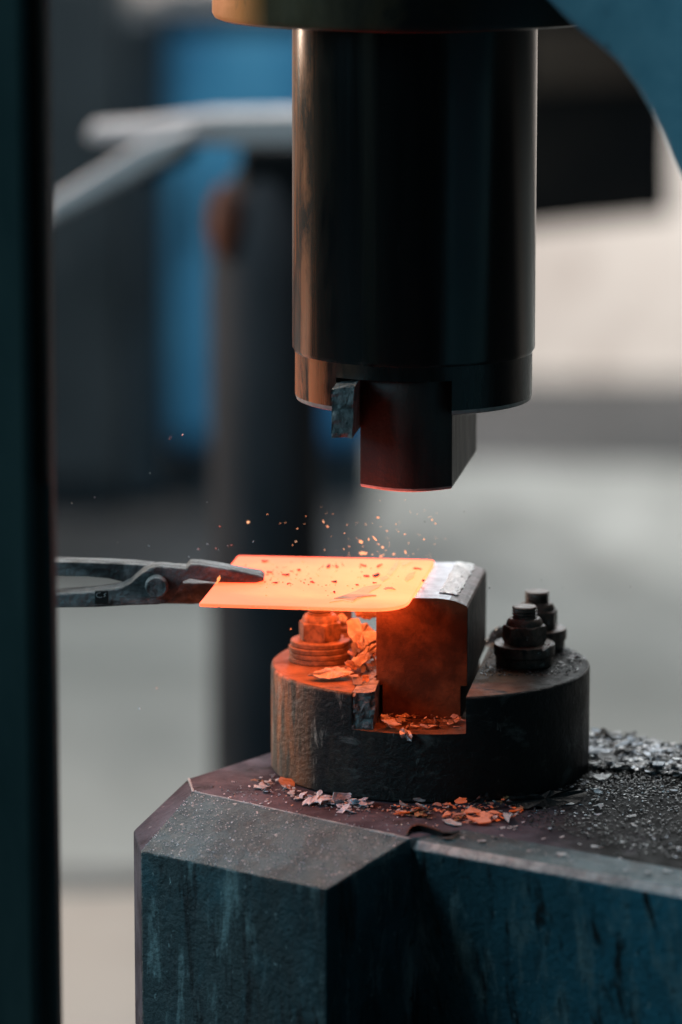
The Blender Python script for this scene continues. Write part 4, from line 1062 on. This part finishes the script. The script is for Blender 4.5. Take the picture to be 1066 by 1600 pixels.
# ------------------------------------------------------------------ flying flecks
S = 0.5 / 4.1 * 0.001 * 1.05
near = [((-0.0831, 0.0200, 0.1896),14),((-0.0801, 0.0300, 0.1838),8),((-0.0758, 0.0000, 0.1993),5),((-0.0649, 0.0100, 0.1888),9),((-0.0668, -0.0200, 0.1880),7),((-0.0406, 0.0200, 0.1927),9),((-0.0502, 0.0500, 0.1819),6),((-0.0451, 0.0000, 0.1919),4),((-0.0268, 0.0100, 0.1894),6),((-0.0337, 0.0200, 0.1822),6),((-0.0260, 0.0300, 0.1811),5),((-0.0251, 0.0000, 0.1854),6),((-0.0201, 0.0100, 0.1814),9),((-0.0540, 0.0200, 0.1737),14),((-0.0481, 0.0000, 0.1793),10),((-0.0436, -0.0100, 0.1821),20),((-0.0400, 0.0200, 0.1715),12),((-0.0371, 0.0100, 0.1712),12),((-0.0347, 0.0000, 0.1706),6),((-0.0169, 0.0200, 0.1723),10),((-0.0052, 0.0000, 0.1794),7),((0.0012, 0.0200, 0.1910),7),((0.0037, 0.0100, 0.1899),8),((-0.0106, 0.0000, 0.1990),5),((0.0051, 0.0300, 0.1943),3),((-0.0018, 0.0000, 0.1967),4),((0.0035, 0.0200, 0.1717),4),((-0.0525, 0.0200, 0.1698),6),((-0.0524, 0.0300, 0.1625),26),((-0.0451, 0.0200, 0.1634),8),((-0.0379, 0.0500, 0.1563),14),((-0.0362, 0.0300, 0.1614),10),((-0.0414, 0.0000, 0.1698),4),((-0.0282, 0.0400, 0.1598),13),((-0.0193, 0.0200, 0.1653),10),((-0.0166, 0.0400, 0.1583),8),((-0.0132, 0.0200, 0.1640),8),((-0.0097, 0.0000, 0.1714),4),((-0.0631, 0.0200, 0.1699),6),((-0.0674, 0.0100, 0.1697),5),((-0.0634, 0.0000, 0.1686),5),((-0.0633, 0.0500, 0.1569),4),((-0.0823, 0.0200, 0.1671),7),((-0.0734, 0.0300, 0.1643),4),((-0.0770, 0.0000, 0.1815),4),((-0.0849, 0.0200, 0.2011),3),((-0.0200, 0.0000, 0.2103),5),((-0.0396, 0.0000, 0.2097),3),
        ((-0.1417, 0.0100, 0.1910),13),((-0.1046, 0.0200, 0.1737),12),((-0.1069, 0.0000, 0.1748),5),((-0.1130, 0.0300, 0.1868),7),((-0.0966, 0.0000, 0.1974),5),((-0.0980, 0.0200, 0.1877),5),((-0.1032, 0.0000, 0.1878),6),((-0.1167, 0.0200, 0.1883),4),((-0.1264, 0.0000, 0.1989),5)]
for k, (p, r) in enumerate(near):
    o = flake(p, r * S * rnd.uniform(.8, 1.1), M['spark'], None, None, name='flying_fleck', cat='fleck', rot=(rnd.uniform(0.6, 2.4), rnd.uniform(-.9, .9), rnd.uniform(0, 6.28)))
    if r == 26: tag(o, 'biggest glowing fleck, just rising from the rear edge of the plate', 'fleck')
    elif r == 20: tag(o, 'second biggest glowing fleck, flying a little above the biggest one', 'fleck')
    elif r == 13 and p[0] < -0.1: tag(o, 'lone orange fleck flying left above the tong end of the plate', 'fleck')
    else: tag(o, 'small glowing fleck of scale flying in the spray above the hot plate', 'fleck', 'glowing flecks flying above the plate')
for p, L_, rz in (((-0.0558, 0.0200, 0.1754), 0.0032, 0.55), ((-0.0321, 0.0000, 0.1753), 0.0020, 1.55), ((0.0004, 0.0500, 0.1563), 0.0020, 1.45)):
    o = bpy.data.objects.new('flying_fleck', flake_lib(M['spark'])[0]); col.objects.link(o)
    o.location = p; o.scale = (L_, 0.0005, 0.0006); o.rotation_euler = (0, rz, 0)
    tag(o, 'thin glowing splinter flying above the rear edge of the plate', 'fleck', 'glowing splinters flying above the plate')
for k in range(14):
    p = (rnd.gauss(-0.035, 0.03), rnd.uniform(0.0, 0.07), rnd.uniform(0.165, 0.205))
    o = bpy.data.objects.new('flying_fleck', rnd.choice(flake_lib(M['spark']))); col.objects.link(o)
    q = rnd.uniform(0.3, 0.8)
    o.location = p; o.scale = (0.0022 * q, 0.0004, 0.0005); o.rotation_euler = (0, rnd.uniform(-1.4, 1.4), 0)
    tag(o, 'thin glowing splinter flying above the rear edge of the plate', 'fleck', 'glowing splinters flying above the plate')
cold = [((-0.1905, -0.0300, 0.2665),16),((-0.2038, 0.0600, 0.2487),9),((-0.2170, 0.0000, 0.2312),7),((-0.1730, 0.0000, 0.2086),6),((-0.1633, 0.0000, 0.1895),6),((-0.1807, 0.0200, 0.1677),8),((-0.1729, 0.0000, 0.1757),8),((-0.1670, 0.0200, 0.1685),6),((-0.1644, 0.0000, 0.1710),5),((-0.1543, 0.0000, 0.1748),6),((-0.1578, 0.0200, 0.1703),4),((-0.1374, 0.0000, 0.1776),4),((-0.2183, 0.0000, 0.1744),9),((-0.1873, 0.0000, 0.1655),4),((-0.2424, 0.0000, 0.1769),6),((-0.2257, -0.0200, 0.0498),8),((-0.2130, 0.0000, 0.0615),5),((-0.1080, -0.0200, 0.1126),6),((-0.2598, 0.0000, 0.2124),5),((-0.2776, 0.0000, 0.2074),5)]
for p, r in cold:
    flake(p, r * S, M['dust'], 'tiny pale fleck drifting in the air left of the hammer dies', 'pale flecks drifting at the left', name='flying_fleck', cat='fleck', rot=(rnd.uniform(0.6, 2.4), rnd.uniform(-.9, .9), rnd.uniform(0, 6.28)))
for p, r in (((-0.0047, 0.0000, 0.1933),6),((0.0166, 0.0000, 0.1817),7),((0.0255, 0.0000, 0.2011),5),((0.1048, 0.0500, 0.1306),5),((0.0881, 0.0500, 0.1373),4),((0.0456, 0.0000, 0.1408),5),((0.1582, 0.0500, 0.1317),4)):
    flake(p, r * S, M['scale_dark'], 'tiny dark fleck flying in the air right of the glowing plate', 'dark flecks flying at the right', name='flying_fleck', cat='fleck', rot=(1.2, 0.3, rnd.uniform(0, 6.28)))
